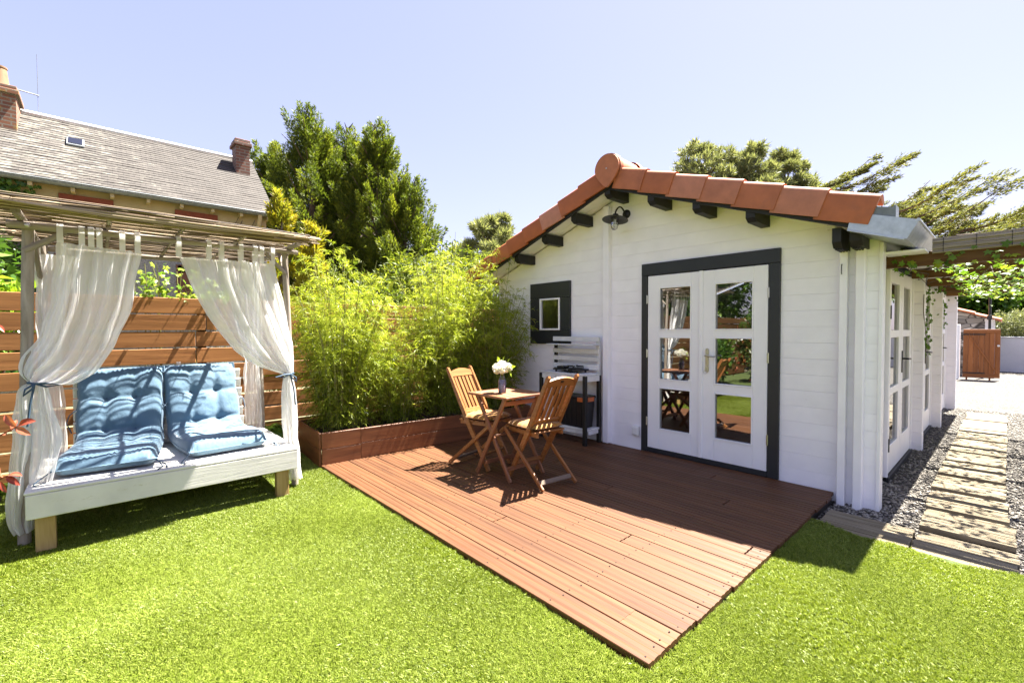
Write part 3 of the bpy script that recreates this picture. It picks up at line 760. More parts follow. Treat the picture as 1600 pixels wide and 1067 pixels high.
# purlin ends and wall plates
for xr, yf in ((-2.845, 3.985), (-2.335, 3.985), (-1.880, 3.985), (-1.422, 3.985), (-3.335, 4.02), (-3.800, 4.02), (-4.295, 4.02)):
    wd = .072; x = xr-wd/2; zt = U(x)-.004; z0 = U(x)-.118
    mb = MB()
    mb.prism([(YW+.02, z0), (yf+.05, z0), (yf, z0+.03), (yf, zt), (YW+.02, zt)], 'x', xr-wd, xr)
    mb.put('purlin', M_black, cab)
for x0, x1, y in ((-.905, -.848, 4.05), (-.805, -.728, 4.08)):
    zt = U(x1)-.04; z0 = 1.905
    mb = MB(); mb.prism([(YW-.0, z0), (y+.04, z0), (y, z0+.04), (y, zt), (YW-.0, zt)], 'x', x0, x1); mb.put('purlin', M_black, cab)
    mb = MB()
    for q in range(3): mb.box(x0+.008+q*.018, x0+.02+q*.018, y+.05, YW-.07, z0-.012, z0-.0005, .001)
    mb.put('purlin_comb', M_black, cab)
# zinc eave
mb = MB(); prof = [(-.79, 2.004), (-.765, 2.122), (-.425, 2.014), (-.410, 2.000), (-.468, 1.893), (-.486, 1.893)]
mb.prism(prof, 'y', VY-.012, HY1+.1); mb.put('zinc_eave', M_zinc, cab)
slab('zinc_lip', -.79, -.478, VY-.022, VY-.0125, 1.975, 1.983, M_zinc, cab, .001) if False else None
mb = MB(); mb.bar((-.79, VY-.018, 2.000), (-.482, VY-.018, 1.891), .012, .012, .002); mb.put('zinc_lip', M_zinc, cab)
mb = MB(); mb.tube([(-.412, VY-.014, 2.008), (-.412, HY1+.1, 2.008)], .011, 8); mb.put('gutter_bead', M_zinc, cab, 60)
mb = MB(); mb.prism([(-.68, 2.085), (-.66, 2.145), (-.545, 2.118), (-.535, 2.130), (-.527, 2.130), (-.527, 2.040)], 'y', VY+.0, VY+.12); mb.put('flashing', M_lead, cab)
mb = MB(); mb.box(-.66, -.42, 4.40, HY1, 1.865, 1.880, .002); mb.put('eave_soffit', M_white, cab)

# lamp, socket, sensor, hook
lamp = thing('wall_lamp', 'black barn lamp with caged glass on a curved arm under the gable', 'lamp', (-2.873, YW, 2.58))
mb = MB(); mb.lathe([(.0, 0), (.048, 0), (.048, .012), (.040, .022), (.018, .03), (0, .03)], 20, (-2.873, YW-.001, 2.575), Matrix.Rotation(R(90), 4, 'X')); mb.put('wall_plate', M_iron, lamp, 40)
arc = [(-2.873, YW-.03, 2.565)]+[(-2.873-.01*t, YW-.03-.17*t, 2.565+.07*math.sin(math.pi*min(1, t*1.0))**.8) for t in np.linspace(.12, 1, 9)]+[(-2.884, YW-.20, 2.54)]
mb = MB(); mb.tube(arc, .0085, 8); mb.put('arm', M_iron, lamp, 60)
TL = Matrix.Rotation(R(-10), 4, 'X')
lc = (-2.884, YW-.205, 2.485)
mb = MB(); mb.lathe([(0, .06), (.03, .058), (.035, .03), (.06, .025), (.135, .0), (.139, -.004), (.134, -.006), (.06, .016), (.0, .02)], 28, lc, TL); mb.put('lamp_shade', M_iron, lamp, 50)
mb = MB(); mb.lathe([(.036, .01), (.037, -.06), (.034, -.085), (.022, -.102), (0, -.108)], 18, lc, TL); mb.put('glass_jar', M_clear, lamp, 60, fix=False)
mb = MB()
for k in range(6):
    a = k*math.pi/3
    mb.tube([Vector(lc)+TL @ Vector((r_*math.cos(a), r_*math.sin(a), z)) for r_, z in ((.041, .01), (.041, -.06), (.037, -.09), (.022, -.108), (0, -.113))], .0018, 5, False)
for z, r_ in ((-.01, .041), (-.06, .041)):
    mb.tube([Vector(lc)+TL @ Vector((r_*math.cos(a), r_*math.sin(a), z)) for a in np.linspace(0, 6.283, 19)], .0018, 5, False)
mb.put('cage', M_iron, lamp, 60, fix=False)
mb = MB(); mb.lathe([(0, .0), (.012, 0), (.012, -.02), (.02, -.04), (.018, -.06), (0, -.07)], 12, lc, TL); mb.put('bulb', M_whitep, lamp, 60)
sk = thing('wall_socket', 'small white outdoor socket low on the wall by the door frame', 'socket', (-2.737, YW, .2))
mb = MB(); mb.box(-2.777, -2.697, YW-.038, YW-.0, .15, .25, .006); mb.put('case', M_whitep, sk)
mb = MB(); mb.box(-2.769, -2.712, YW-.044, YW-.0385, .162, .236, .003); mb.put('flap', M_whitep, sk)
mb = MB(); mb.box(-1.0, -.93, YW-.05, YW-.001, 2.085, 2.125, .008); tag(mb.put('motion_sensor', M_whitep), 'small white motion sensor under the eave by the cabin corner', 'sensor')
mb = MB(); mb.tube([(-.885, YW-.066, 1.80), (-.885, YW-.085, 1.80), (-.885, YW-.085, 1.73), (-.885, YW-.075, 1.725)], .003, 6); tag(mb.put('hook', M_iron), 'small dark metal hook screwed into the cabin corner post', 'hook')

exec_parts = True
# ------------------------------------------------------------------ path of wooden slats
def slat_panel(x0, x1, y0, y1, n_, label, rot=0.0, skew=0.0):
    t = thing('path_panel', label, 'wooden path panel', ((x0+x1)/2, (y0+y1)/2, -.08), 0, 'slatted wooden panels laid in the gravel')
    d = (y1-y0)/n_
    for i in range(n_):
        yy = y0+(i+.5)*d; e = random.uniform(-.006, .006)
        
        key = ('path', round(x1-x0, 3), round(d, 3))
        if key not in lens: lens[key] = deck_board_mesh(x1-x0, d-.009, .035, 3, .007); lens[key].materials.append(M_path)
        put('slat', lens[key], None, t, Matrix.Translation(((x0+x1)/2+e, yy, -.031+random.uniform(-.0025, .0025))) @ Matrix.Rotation(random.gauss(0, .003), 4, 'Z'))
    for x in (x0+.05, x1-.05): slab('batten', x-.02, x+.02, y0+.01, y1-.01, -.086, -.067, M_path, t, .002, 'y')
    M = WM[t.name] @ Matrix.Rotation(rot, 4, 'Z'); t.matrix_basis = M
    return t
slat_panel(-.875, -.402, 3.60, 3.98, 6, 'slatted wooden panel between the deck edge and the gravel path', R(.5))
slat_panel(-.385, .055, 3.60, 3.99, 6, 'first slatted panel of the gravel path, beside the lawn edge', R(-1.5))
slat_panel(-.395, .050, 4.10, 4.52, 5, 'second slatted panel of the gravel path counted from the lawn', R(-.5))
slat_panel(-.415, .015, 4.60, 5.09, 5, 'third slatted panel of the path, greenish and dappled', R(.3))
slat_panel(-.425, .005, 5.20, 5.64, 4, 'fourth slatted panel of the path under the pergola', R(-.6))
names = ['fifth path panel, under the middle of the pergola', 'sixth path panel, where the pergola shade ends', 'seventh path panel, just past the pergola shade', 'eighth path panel, pale in full sun', 'ninth path panel, last but one before the open gravel', 'last path panel at the far end, ending in open gravel']
ys = [5.72, 6.36, 6.90, 7.75, 8.60, 9.45, 10.3]
for i in range(6): slat_panel(-.43, -.005, ys[i]+.03, ys[i+1]-.05, 3 if i < 2 else 2, names[i]+', slatted wood')

# ------------------------------------------------------------------ planter with bamboo
PR = R(-4.2); PX, PY = -4.455, 1.545
PM = Matrix.Translation((PX, PY, 0)) @ Matrix.Rotation(PR, 4, 'Z')   # local +y runs along the front board, -x towards the fence
pl = thing('planter', 'long reddish timber planter box along the fence at the deck edge', 'planter', (PX, PY, 0), PR)
PLn, PD, PH = 2.66, .85, .31
def pboard(x0, x1, y0, y1, z0, z1, along):
    c = Matrix.Translation(((x0+x1)/2, (y0+y1)/2, (z0+z1)/2)); d = (x1-x0, y1-y0, z1-z0)
    if along == 'y': c = c @ Matrix.Rotation(R(90), 4, 'Z'); d = (d[1], d[0], d[2])
    put('board', cboxm(*d, .003, M_plant), M_plant, pl, c, True)
pboard(-.022, 0, .022, .40, .152, PH, 'y'); pboard(-.022, 0, .022, .40, -.03, .150, 'y')
pboard(-.022, 0, .402, PLn, .162, PH-.003, 'y'); pboard(-.022, 0, .402, PLn, .003, .160, 'y')
pboard(-PD, -.0225, 0, .022, .152, PH-.002, 'x'); pboard(-PD, -.0225, 0, .022, -.05, .150, 'x')
pboard(0, -PD, PLn-.022, PLn, .0, PH, 'x') if False else pboard(-PD, -.0225, PLn-.022, PLn, .0, PH, 'x')
pboard(-PD, -PD+.022, .0225, PLn-.0225, -.05, PH, 'y')
mb = MB(); P = []
for i in range(14):
    P.append([(-.024-(PD-.05)*i/13, .024+(PLn-.05)*j/40, .235+.03*noise.noise((i*.5, j*.4, 3))) for j in range(41)])
mb.grid(P); mb.put('soil', M_soil, pl, 60, fix=False, M=Matrix.Identity(4), local=True)
k = 3800; pc = np.stack([rng.uniform(-PD+.05, -.03, k), rng.uniform(.03, PLn-.04, k), np.full(k, .252)+rng.normal(0, .008, k)], 1)
d = unit(rng.normal(size=(k, 3))*np.array([1, 1, .35])); V, F = leaf_arrays(pc, d, rng.uniform(.02, .05, k), rng.uniform(.008, .018, k), .3)
put('bark_chips', npmesh(V, F, rng.random(k)), M_chip, pl, Matrix.Identity(4), True, kind='stuff')

def bamboo(center, nc, h, spread, label, seed, tops=0., nbr=25, nl=18):
    r = np.random.default_rng(seed); cx_, cy_ = center
    t = thing('bamboo', label, 'bamboo', (cx_, cy_, .24), 0, 'bamboo clumps in the planter')
    cm = MB(); Pl = []; Dl = []; Ll = []; Tl = []
    for c in range(nc):
        a = r.uniform(0, 2*np.pi); rr = np.sqrt(r.random())
        base = np.array([cx_+rr*np.cos(a)*.16, cy_+rr*np.sin(a)*.22, .24])
        hh = h*(r.uniform(.55, .93) if r.random() < .8 else r.uniform(.93, 1.14))*(1.0-.2*rr*r.random()); cb = r.normal(0, .13); lean = np.array([np.cos(a)*spread[0]*rr, np.sin(a)*spread[1]*rr, 0])
        ts = np.linspace(0, 1, 8); pts = np.array([base+np.array([0, 0, hh*t_*(1-.10*rr*t_*t_)])+lean*(.35*t_+.65*t_**2.2) for t_ in ts])
        cm.tube(pts.tolist(), [.0055*(1-.75*t_)+.0008 for t_ in ts], 5, False)
        m_ = nbr+int(r.integers(0, 4))
        for b_ in range(m_):
            t_ = r.uniform(.02, 1.0)**.85; i = min(int(t_*7), 6); f = t_*7-i; p = pts[i]*(1-f)+pts[i+1]*f
            oa = r.uniform(0, 2*np.pi); out = np.array([np.cos(oa), np.sin(oa), r.uniform(-.1, .9)])+lean*.8
            out = out/np.linalg.norm(out); bl = r.uniform(.10, .30)*(1.05-.35*t_)
            n_ = nl+int(r.integers(-3, 4)); s = np.linspace(.15, 1, n_)
            q = p+out*bl*s[:, None]+np.array([0, 0, -1.])*(bl*.45*s**2)[:, None]
            dd = out*.9+r.normal(size=(n_, 3))*.55+np.array([0, 0, -.38])
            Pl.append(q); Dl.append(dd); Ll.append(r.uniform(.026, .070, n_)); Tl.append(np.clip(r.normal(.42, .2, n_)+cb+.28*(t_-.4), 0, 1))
    cm.put('culm', M_culm, t, 60, fix=False, kind='stuff')
    Pl = np.concatenate(Pl); Dl = np.concatenate(Dl); Ll = np.concatenate(Ll); tone = np.concatenate(Tl)
    ok = (Pl[:, 1] < YW-.03) & (Pl[:, 0] > -5.42) & (Pl[:, 2] > .27); Pl, Dl, Ll, tone = Pl[ok], Dl[ok], Ll[ok], tone[ok]
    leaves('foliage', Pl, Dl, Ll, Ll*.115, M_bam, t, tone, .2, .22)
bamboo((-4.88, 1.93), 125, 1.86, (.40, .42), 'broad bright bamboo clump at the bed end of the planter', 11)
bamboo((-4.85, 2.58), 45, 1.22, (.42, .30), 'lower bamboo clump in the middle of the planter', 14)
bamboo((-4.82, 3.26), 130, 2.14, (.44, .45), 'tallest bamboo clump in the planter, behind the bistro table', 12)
bamboo((-4.62, 3.86), 85, 1.95, (.45, .45), 'shaded bamboo clump against the cabin wall by the small window', 13)

# ------------------------------------------------------------------ slatted fence
FX = -5.5
fence = thing('board_fence', 'tall brown horizontal board fence behind the day bed and bamboo', 'fence', (FX, 1, -.05))
rowz = [1.625-.1655*i for i in range(10)]
for i, zt in enumerate(rowz):
    js = [-6.0, -2.45+random.uniform(-.1, .1), (.80 if i < 2 else .71 if i < 4 else .86), 2.6+random.uniform(-.2, .2), YW+.9]
    for a, c in zip(js[:-1], js[1:]):
        hgt = .150+random.uniform(-.004, .004); tilt = random.gauss(0, .0016)
        M = Matrix.Translation((FX+random.uniform(-.004, .004), (a+c)/2, zt-hgt/2)) @ Matrix.Rotation(R(90), 4, 'Z') @ Matrix.Rotation(tilt, 4, 'Y')
        put('board', cboxm(c-a-.008, .027, round(hgt, 3), .004, M_fence), M_fence, fence, M)
for y in (-6, -4.2, -2.45, -.8, .77, 2.6, 4.4): slab('post', FX-.10, FX-.03, y-.035, y+.035, -.1, 1.60, M_rafter, fence, .004, 'z')

# ------------------------------------------------------------------ bistro set
def make_chair():
    t = thing('folding_chair', 'x', 'chair', (0, 0, 0), 0, 'folding wooden chairs at the bistro table')
    hw, pw = .183, .158
    for s in (-1, 1):
        bar('leg', (-.245, s*hw, .012), (.27, s*hw, .435), .020, .036, M_teak, t, .005, local=True)
    A, B, C_ = Vector((.24, 0, .012)), Vector((-.015, 0, .43)), Vector((-.285, 0, .925))
    for s in (-1, 1):
        mb = MB(); o = Vector((0, s*pw, 0)); d1 = (B-A).normalized(); d2 = (C_-B).normalized()
        n1 = Vector((d1.z, 0, -d1.x)); n2 = Vector((d2.z, 0, -d2.x)); nm = (n1+n2).normalized()
        w2 = .021; P = [A+n1*w2*.8, B+nm*w2*1.15, C_+n2*w2*.75, C_+d2*.012, C_-n2*w2*.75, B-nm*w2*1.15, A-n1*w2*.8]
        mb.prism([(p.x, p.z) for p in P], 'y', s*pw-.011, s*pw+.011)
        mb.put('back_post', M_teak, t, local=True)
    ax = (C_-B).normalized()
    def on(tt, y=0, off=0): p = B+(C_-B)*tt; n2 = Vector((ax.z, 0, -ax.x)); return p+n2*off+Vector((0, y, 0))
    bar('lower_rail', on(.20, -pw+.011), on(.20, pw-.011), .018, .046, M_teak, t, .004, up=ax, local=True)
    # arched top rail
    Mr, _ = frame(on(.9, -pw+.011), on(.9, pw-.011), up=ax)
    w_ = pw-.011; top = [(-w_, -.035), (w_, -.035)]+[(x, .018+.030*math.cos(x/w_*math.pi/2)) for x in np.linspace(w_, -w_, 9)]
    mb = MB(); mb.prism([(x, z) for x, z in top], 'y', -.010, .010); mb.put('top_rail', M_teak, t, M=Mr, local=True)
    for i in range(5):
        y = (i-2)*.052
        bar('back_slat', on(.235, y, -.006), on(.86, y*1.02, -.006), .011, .036, M_teak, t, .003, up=(0, 1, 0), local=True) if False else \
            put('back_slat', cboxm((on(.86)-on(.235)).length, .036, .010, .003, M_teak), M_teak, t, Matrix.Translation((on(.235, y)+on(.86, y*1.02))/2) @ Matrix.Rotation(-math.atan2(ax.z, ax.x), 4, 'Y') , True)
    for s in (-1, 1): bar('seat_rail', (-.13, s*.138, .425), (.265, s*.138, .432), .018, .034, M_teak, t, .003, local=True)
    for i in range(6): bar('seat_slat', (-.10+i*.066, -.165, .45), (-.10+i*.066, .165, .45), .052, .014, M_teak, t, .003, local=True)
    bar('stretcher', (-.19, -hw+.01, .058), (-.19, hw-.01, .058), .016, .038, M_grey, t, .003, up=(.6, 0, .8), local=True)
    bar('stretcher', (.16, -pw+.011, .145), (.16, pw-.011, .145), .016, .034, M_teak, t, .003, up=(.6, 0, .8), local=True)
    return t
def place(t, x, y, a, label):
    M = Matrix.Translation((x, y, 0)) @ Matrix.Rotation(a, 4, 'Z'); t.matrix_basis = M; WM[t.name] = M; t['label'] = label
    return M
ch1 = make_chair(); ch2 = copy_tree(ch1)
mb = MB(); A_ = Vector((-.015, 0, .43)); C_ = Vector((-.285, 0, .925)); axx = (C_-A_).normalized()
c1 = place(ch1, -3.455, 2.725, R(10), 'folding wooden chair between the bamboo planter and the table, facing the cabin door side')
c2 = place(ch2, -2.715, 2.800, R(174.5), 'folding wooden chair with its slatted back turned to the cabin door')
put('small_plate', cboxm(.032, .004, .018, .001, M_iron), M_iron, ch2, Matrix.Translation(A_+(C_-A_)*.92+Vector((-axx.z, 0, axx.x))*.012) @ Matrix.Rotation(R(90), 4, 'Z') @ Matrix.Rotation(R(-28), 4, 'X'), True)
def seat_cushion(M, label, seed, dx=0):
    n_ = 34; P = []; Q = []; W_ = .385
    for i in range(n_+1):
        rowp = []; rowq = []
        for j in range(n_+1):
            u, v = i/n_*2-1, j/n_*2-1
            k_ = max(abs(u), abs(v)); rr = (abs(u)**5+abs(v)**5)**.2
            edge = max(0, 1-rr**4); th = .029*edge**.5
            tu = sum(math.exp(-((u-a)**2+(v-b)**2)/.022) for a in (-.5, 0, .5) for b in (-.5, 0, .5))
            cr = .004*noise.noise((u*5+seed, v*5, 1.5))+.0035*math.sin(19*v+2*u)*abs(u)**3+.0035*math.sin(19*u)*abs(v)**3
            sc_ = 1+.02*math.sin(9*math.atan2(v, u)*2)
            x, y = u*W_/2*sc_, v*W_/2*sc_*.92
            c = .030
            rowp.append((x, y, c+th*1.25-.011*tu*edge+cr*edge)); rowq.append((x, y, c-th*.75))
        P.append(rowp); Q.append(rowq)
    mb = MB(); mb.grid(P); mb.grid(Q)
    o = mb.put('seat_cushion', M_yell, None, 180, True, M=M @ Matrix.Translation((.075+dx, 0, .452)))
    tag(o, label, 'cushion', 'yellow tufted seat cushions'); return o
seat_cushion(c1, 'yellow tufted cushion on the chair beside the planter', 1)
seat_cushion(c2, 'yellow tufted cushion on the chair with its back to the cabin door', 2)

TX0, TX1, TY0, TY1, TZ = -3.345, -2.815, 2.495, 2.985, .735
tab = thing('bistro_table', 'small square folding wooden table on the deck between two chairs', 'table', ((TX0+TX1)/2, (TY0+TY1)/2, 0))
bar('frame_rail', (TX0, TY0+.022, TZ-.011), (TX1, TY0+.022, TZ-.011), .044, .022, M_tabl, tab, .004)
bar('frame_rail', (TX0, TY1-.022, TZ-.011), (TX1, TY1-.022, TZ-.011), .044, .022, M_tabl, tab, .004)
ns = 8; sw = (TX1-TX0)/ns
for i in range(ns): bar('top_slat', (TX0+(i+.5)*sw, TY0+.0445, TZ-.010), (TX0+(i+.5)*sw, TY1-.0445, TZ-.010), sw-.007, .020, M_tabl, tab, .003)
for y, e in ((2.535, 0), (2.935, 0)):
    bar('leg', (-3.262, y, .012), (-2.885, y, TZ-.03), .020, .040, M_tabl, tab, .004, up=(0, 1, 0)) if False else None
    mbA = [((-3.268, y, .0), (-2.880, y, TZ-.024)), ((-2.835, y+.022, .0), (-3.285, y+.022, TZ-.024))]
    for p, q in mbA: bar('leg', p, q, .020, .040, M_tabl, tab, .004)
bar('stretcher', (-2.905, 2.545, .665), (-2.905, 2.945, .665), .018, .040, M_tabl, tab, .003)
bar('stretcher', (-3.20, 2.567, .10), (-3.20, 2.947, .10), .018, .036, M_tabl, tab, .003)
bar('stretcher', (-2.90, 2.567, .10), (-2.90, 2.947, .10), .018, .036, M_tabl, tab, .003)
bar('stretcher', (-3.05, 2.567, .37), (-3.05, 2.947, .37), .020, .020, M_tabl, tab, .003)

VX, VYY = -3.08, 2.68
vase = thing('glass_vase', 'clear glass bottle vase filled with lavender beads on the table', 'vase', (VX, VYY, TZ))
mb = MB(); mb.lathe([(.034, .001), (.0355, .01), (.0355, .115), (.030, .128), (.022, .138), (.020, .165), (.023, .168)], 22, (VX, VYY, TZ)); mb.put('jar', M_clear, vase, 60, fix=False)
mb = MB(); mb.lathe([(.0, .006), (.033, .008), (.034, .02), (.034, .110), (.027, .118), (0, .118)], 22, (VX, VYY, TZ)); mb.put('beads', M_lav, vase, 60)
bq = thing('flower_bunch', 'bunch of white blossoms with a few lime leaves in the vase', 'flowers', (VX, VYY, TZ+.118))
mb = MB()
for a in range(7): mb.tube([(VX+.008*math.cos(a), VYY+.008*math.sin(a), TZ+.119), (VX+.014*math.cos(a), VYY+.014*math.sin(a), TZ+.17), (VX+.05*math.cos(a), VYY+.05*math.sin(a), TZ+.235)], .0018, 5)
mb.put('stem', M_culm, bq, 60, kind='stuff')
heads = [(-.045, -.02, .225, .040), (.035, -.03, .218, .042), (-.005, -.055, .215, .038), (.0, .0, .248, .046), (.06, .02, .232, .036), (-.055, .03, .24, .034), (.01, .05, .225, .04)]
for hx, hy, hz, hr in heads:
    k = 420; dd = unit(rng.normal(size=(k, 3))); P = np.array([VX+hx, VYY+hy, TZ+hz])+dd*hr*rng.uniform(.6, 1, (k, 1))
    D = unit(np.cross(dd, rng.normal(size=(k, 3))))+dd*.4
    leaves('blossom', P, D, rng.uniform(.010, .017, k), rng.uniform(.009, .014, k), M_petal, bq, rng.random(k)**1.5, .1)
for (lx, ly, lz, dx, dy, dz, L) in ((.06, .0, .225, .8, .3, -.5, .06), (.075, .03, .24, .9, .4, .1, .055), (-.02, -.01, .285, -.2, -.4, .9, .05), (.015, .0, .285, .3, 0, 1, .055), (.05, .02, .275, .6, .2, .9, .05), (-.06, .02, .27, -.7, .1, .5, .05), (.07, .02, .20, .5, .1, -1, .06)):
    leaves('leaf', np.array([[VX+lx, VYY+ly, TZ+lz]]), np.array([[dx, dy, dz]]), L, L*.55, M_lime, bq, np.array([.7]))
# ------------------------------------------------------------------ white bench with stove and crate
BX0, BX1, BY0, BY1 = -3.885, -3.165, 3.985, 4.268
bn = thing('potting_bench', 'white topped bench with black legs and slatted back against the cabin', 'bench', ((BX0+BX1)/2, (BY0+BY1)/2, 0))
for i in range(3):
    d = (BY1-BY0)/3; slab('top_plank', BX0, BX1, BY0+i*d+.002, BY0+(i+1)*d-.002, .782, .802, M_bench, bn, .004)
slab('apron', BX0+.04, BX1-.045, BY0+.004, BY0+.022, .725, .781, M_bench, bn, .003)
slab('apron', BX1-.02, BX1-.002, BY0+.025, BY1-.004, .715, .781, M_bench, bn, .003, 'y')
slab('apron', BX0+.002, BX0+.02, BY0+.025, BY1-.004, .715, .781, M_bench, bn, .003, 'y')
for x in (BX0+.001, BX1-.045):
    slab('leg', x, x+.044, BY0-.004, BY0+.003+.03, .0, .780, M_black, bn, .003, 'z')
    slab('leg', x, x+.044, BY1-.032, BY1+.002, .0, .780, M_black, bn, .003, 'z')
for i in range(3):
    d = (BY1-BY0-.06)/3; slab('shelf_plank', BX0+.03, BX1-.0, BY0+.034+i*d, BY0+.034+(i+1)*d-.004, .158, .180, M_bench, bn, .004)
slab('shelf_apron', BX0+.05, BX1-.05, BY0+.036, BY0+.054, .115, .157, M_bench, bn, .003)
slab('shelf_apron', BX1-.02, BX1-.001, BY0+.056, BY1-.05, .115, .157, M_bench, bn, .003, 'y')
slab('batten', BX0+.016, BX0+.06, BY1-.032, BY1-.004, .803, 1.215, M_black, bn, .003, 'z'); slab('batten', BX1-.05, BX1-.006, BY1-.032, BY1-.004, .803, 1.215, M_bench, bn, .003, 'z')
for z0, z1 in ((.835, .895), (.932, .985), (1.022, 1.075), (1.165, 1.220)):
    slab('back_slat', BX0+.012, BX1-.002, BY1-.050, BY1-.034, z0, z1, M_bench, bn, .003)
slab('shelf', BX0-.012, BX1-.006, BY1-.150, BY1-.034, 1.118, 1.132, M_bench, bn, .003)
st = thing('camping_stove', 'flat black camping gas stove on the white bench', 'stove', (-3.50, 4.12, .802))
mb = MB(); mb.box(-3.70, -3.30, 4.02, 4.225, .826, .846, .008); mb.put('body', M_blackp, st)
for x in (-3.66, -3.34):
    for y in (4.045, 4.20): mb = MB(); mb.lathe([(.011, 0), (.014, .024)], 10, (x, y, .8025)); mb.put('foot', M_blackp, st, 40)
mb = MB(); mb.lathe([(0, .0), (.085, 0), (.092, .006), (.085, .010), (.04, .008), (0, .014)], 24, (-3.43, 4.125, .846)); mb.put('burner', M_iron, st, 40)
for a in range(4):
    an = a*math.pi/2+.4; c, s = math.cos(an), math.sin(an)
    mb = MB(); mb.bar((-3.43+.03*c, 4.125+.03*s, .876), (-3.43+.098*c, 4.125+.098*s, .876), .006, .018); mb.bar((-3.43+.095*c, 4.125+.095*s, .85), (-3.43+.095*c, 4.125+.095*s, .876), .006, .010); mb.put('pan_support', M_iron, st)
mb = MB(); mb.box(-3.66, -3.55, 4.05, 4.16, .847, .872, .008); mb.put('cartridge_cover', M_blackp, st)
mb = MB(); mb.lathe([(.0, .0), (.022, 0), (.020, .016), (0, .018)], 16, (-3.42, 4.019, .832), Matrix.Rotation(R(90), 4, 'X')); mb.put('knob', M_iron, st, 40)
mb = MB(); mb.box(-3.475, -3.44, 4.0185, 4.0195, .838, .842, 0); mb.put('badge', M_whitep, st)
cr = thing('storage_crate', 'black plastic tub with an orange clip on the bench shelf', 'crate', (-3.42, 4.11, .18))
def tub(z0, z1, x0, x1, y0, y1, fl): 
    return [[(x0-fl*t, y0-fl*t, z), (x1+fl*t, y0-fl*t, z), (x1+fl*t, y1+fl*t, z), (x0-fl*t, y1+fl*t, z)] for t, z in ((0, z0), (1, z1))]
mb = MB(); rows_ = tub(.182, .52, -3.60, -3.235, 4.045, 4.19, .022)
mb.grid(rows_, True); mb.add(rows_[0], [(0, 1, 2, 3)]); mb.put('tub', M_blackp, cr)
mb = MB(); mb.box(-3.635, -3.200, 4.012, 4.222, .518, .545, .008); mb.put('lid', M_blackp, cr)
for k in range(5): mb = MB(); x = -3.57+k*.075; mb.bar((x, 4.036, .21), (x, 4.020, .50), .014, .010); mb.put('rib', M_blackp, cr)
mb = MB(); mb.box(-3.305, -3.205, 4.002, 4.0115, .485, .535, .004); mb.put('clip', M_orange, cr)
mb = MB(); mb.box(-3.198, -3.188, 4.06, 4.17, .485, .535, .004); mb.put('clip', M_orange, cr)
mb = MB(); mb.lathe([(0, 0), (.05, 0), (.052, .05), (.05, .055), (0, .055)], 20, (-3.56, 4.12, .546)); tag(mb.put('tin', M_lead, None, 40), 'small grey round tin standing on the black tub', 'tin')

# ------------------------------------------------------------------ day bed
bed = thing('day_bed', 'white painted timber day bed with slatted back and pine legs', 'day bed', (-4.45, .41, -.03), R(.6))
def B(name, x0, x1, y0, y1, z0, z1, mat, along='x', b=.004): slab(name, x0, x1, y0, y1, z0, z1, mat, bed, b, along)
B('rail', -3.905, -3.878, -.345, 1.172, .186, .332, M_bedw, 'y'); B('rail', -5.02, -4.995, -.345, 1.172, .186, .332, M_bedw, 'y')
B('rail', -4.994, -3.906, -.345, -.32, .186, .332, M_bedw); B('rail', -4.994, -3.906, 1.147, 1.172, .186, .332, M_bedw)
for i in range(8):
    x0 = -3.874-.142*(i+1); B('platform_board', x0, x0+.138, -.35, 1.178, .334, .352, M_bedw, 'y')
for x in (-3.97, -4.98):
    for y in (-.31, 1.02): B('leg', x, x+.063, y, y+.09, -.05, .185, M_post, 'z')
for y in (-.10, .41, .92): bar('back_post', (-4.80, y, .36), (-5.00, y, .96), .04, .05, M_bedw, bed, .004)
for i in range(7):
    t = .05+i*.142; p = Vector((-4.785, 0, .36)).lerp(Vector((-4.985, 0, .96)), t)
    Mx = Matrix.Translation((p.x, .41, p.z)) @ Matrix.Rotation(R(90), 4, 'Z') @ Matrix.Rotation(R(18.4), 4, 'X')
    put('back_slat', cboxm(1.15, .020, .084, .004, M_bedw), M_bedw, bed, Mx)

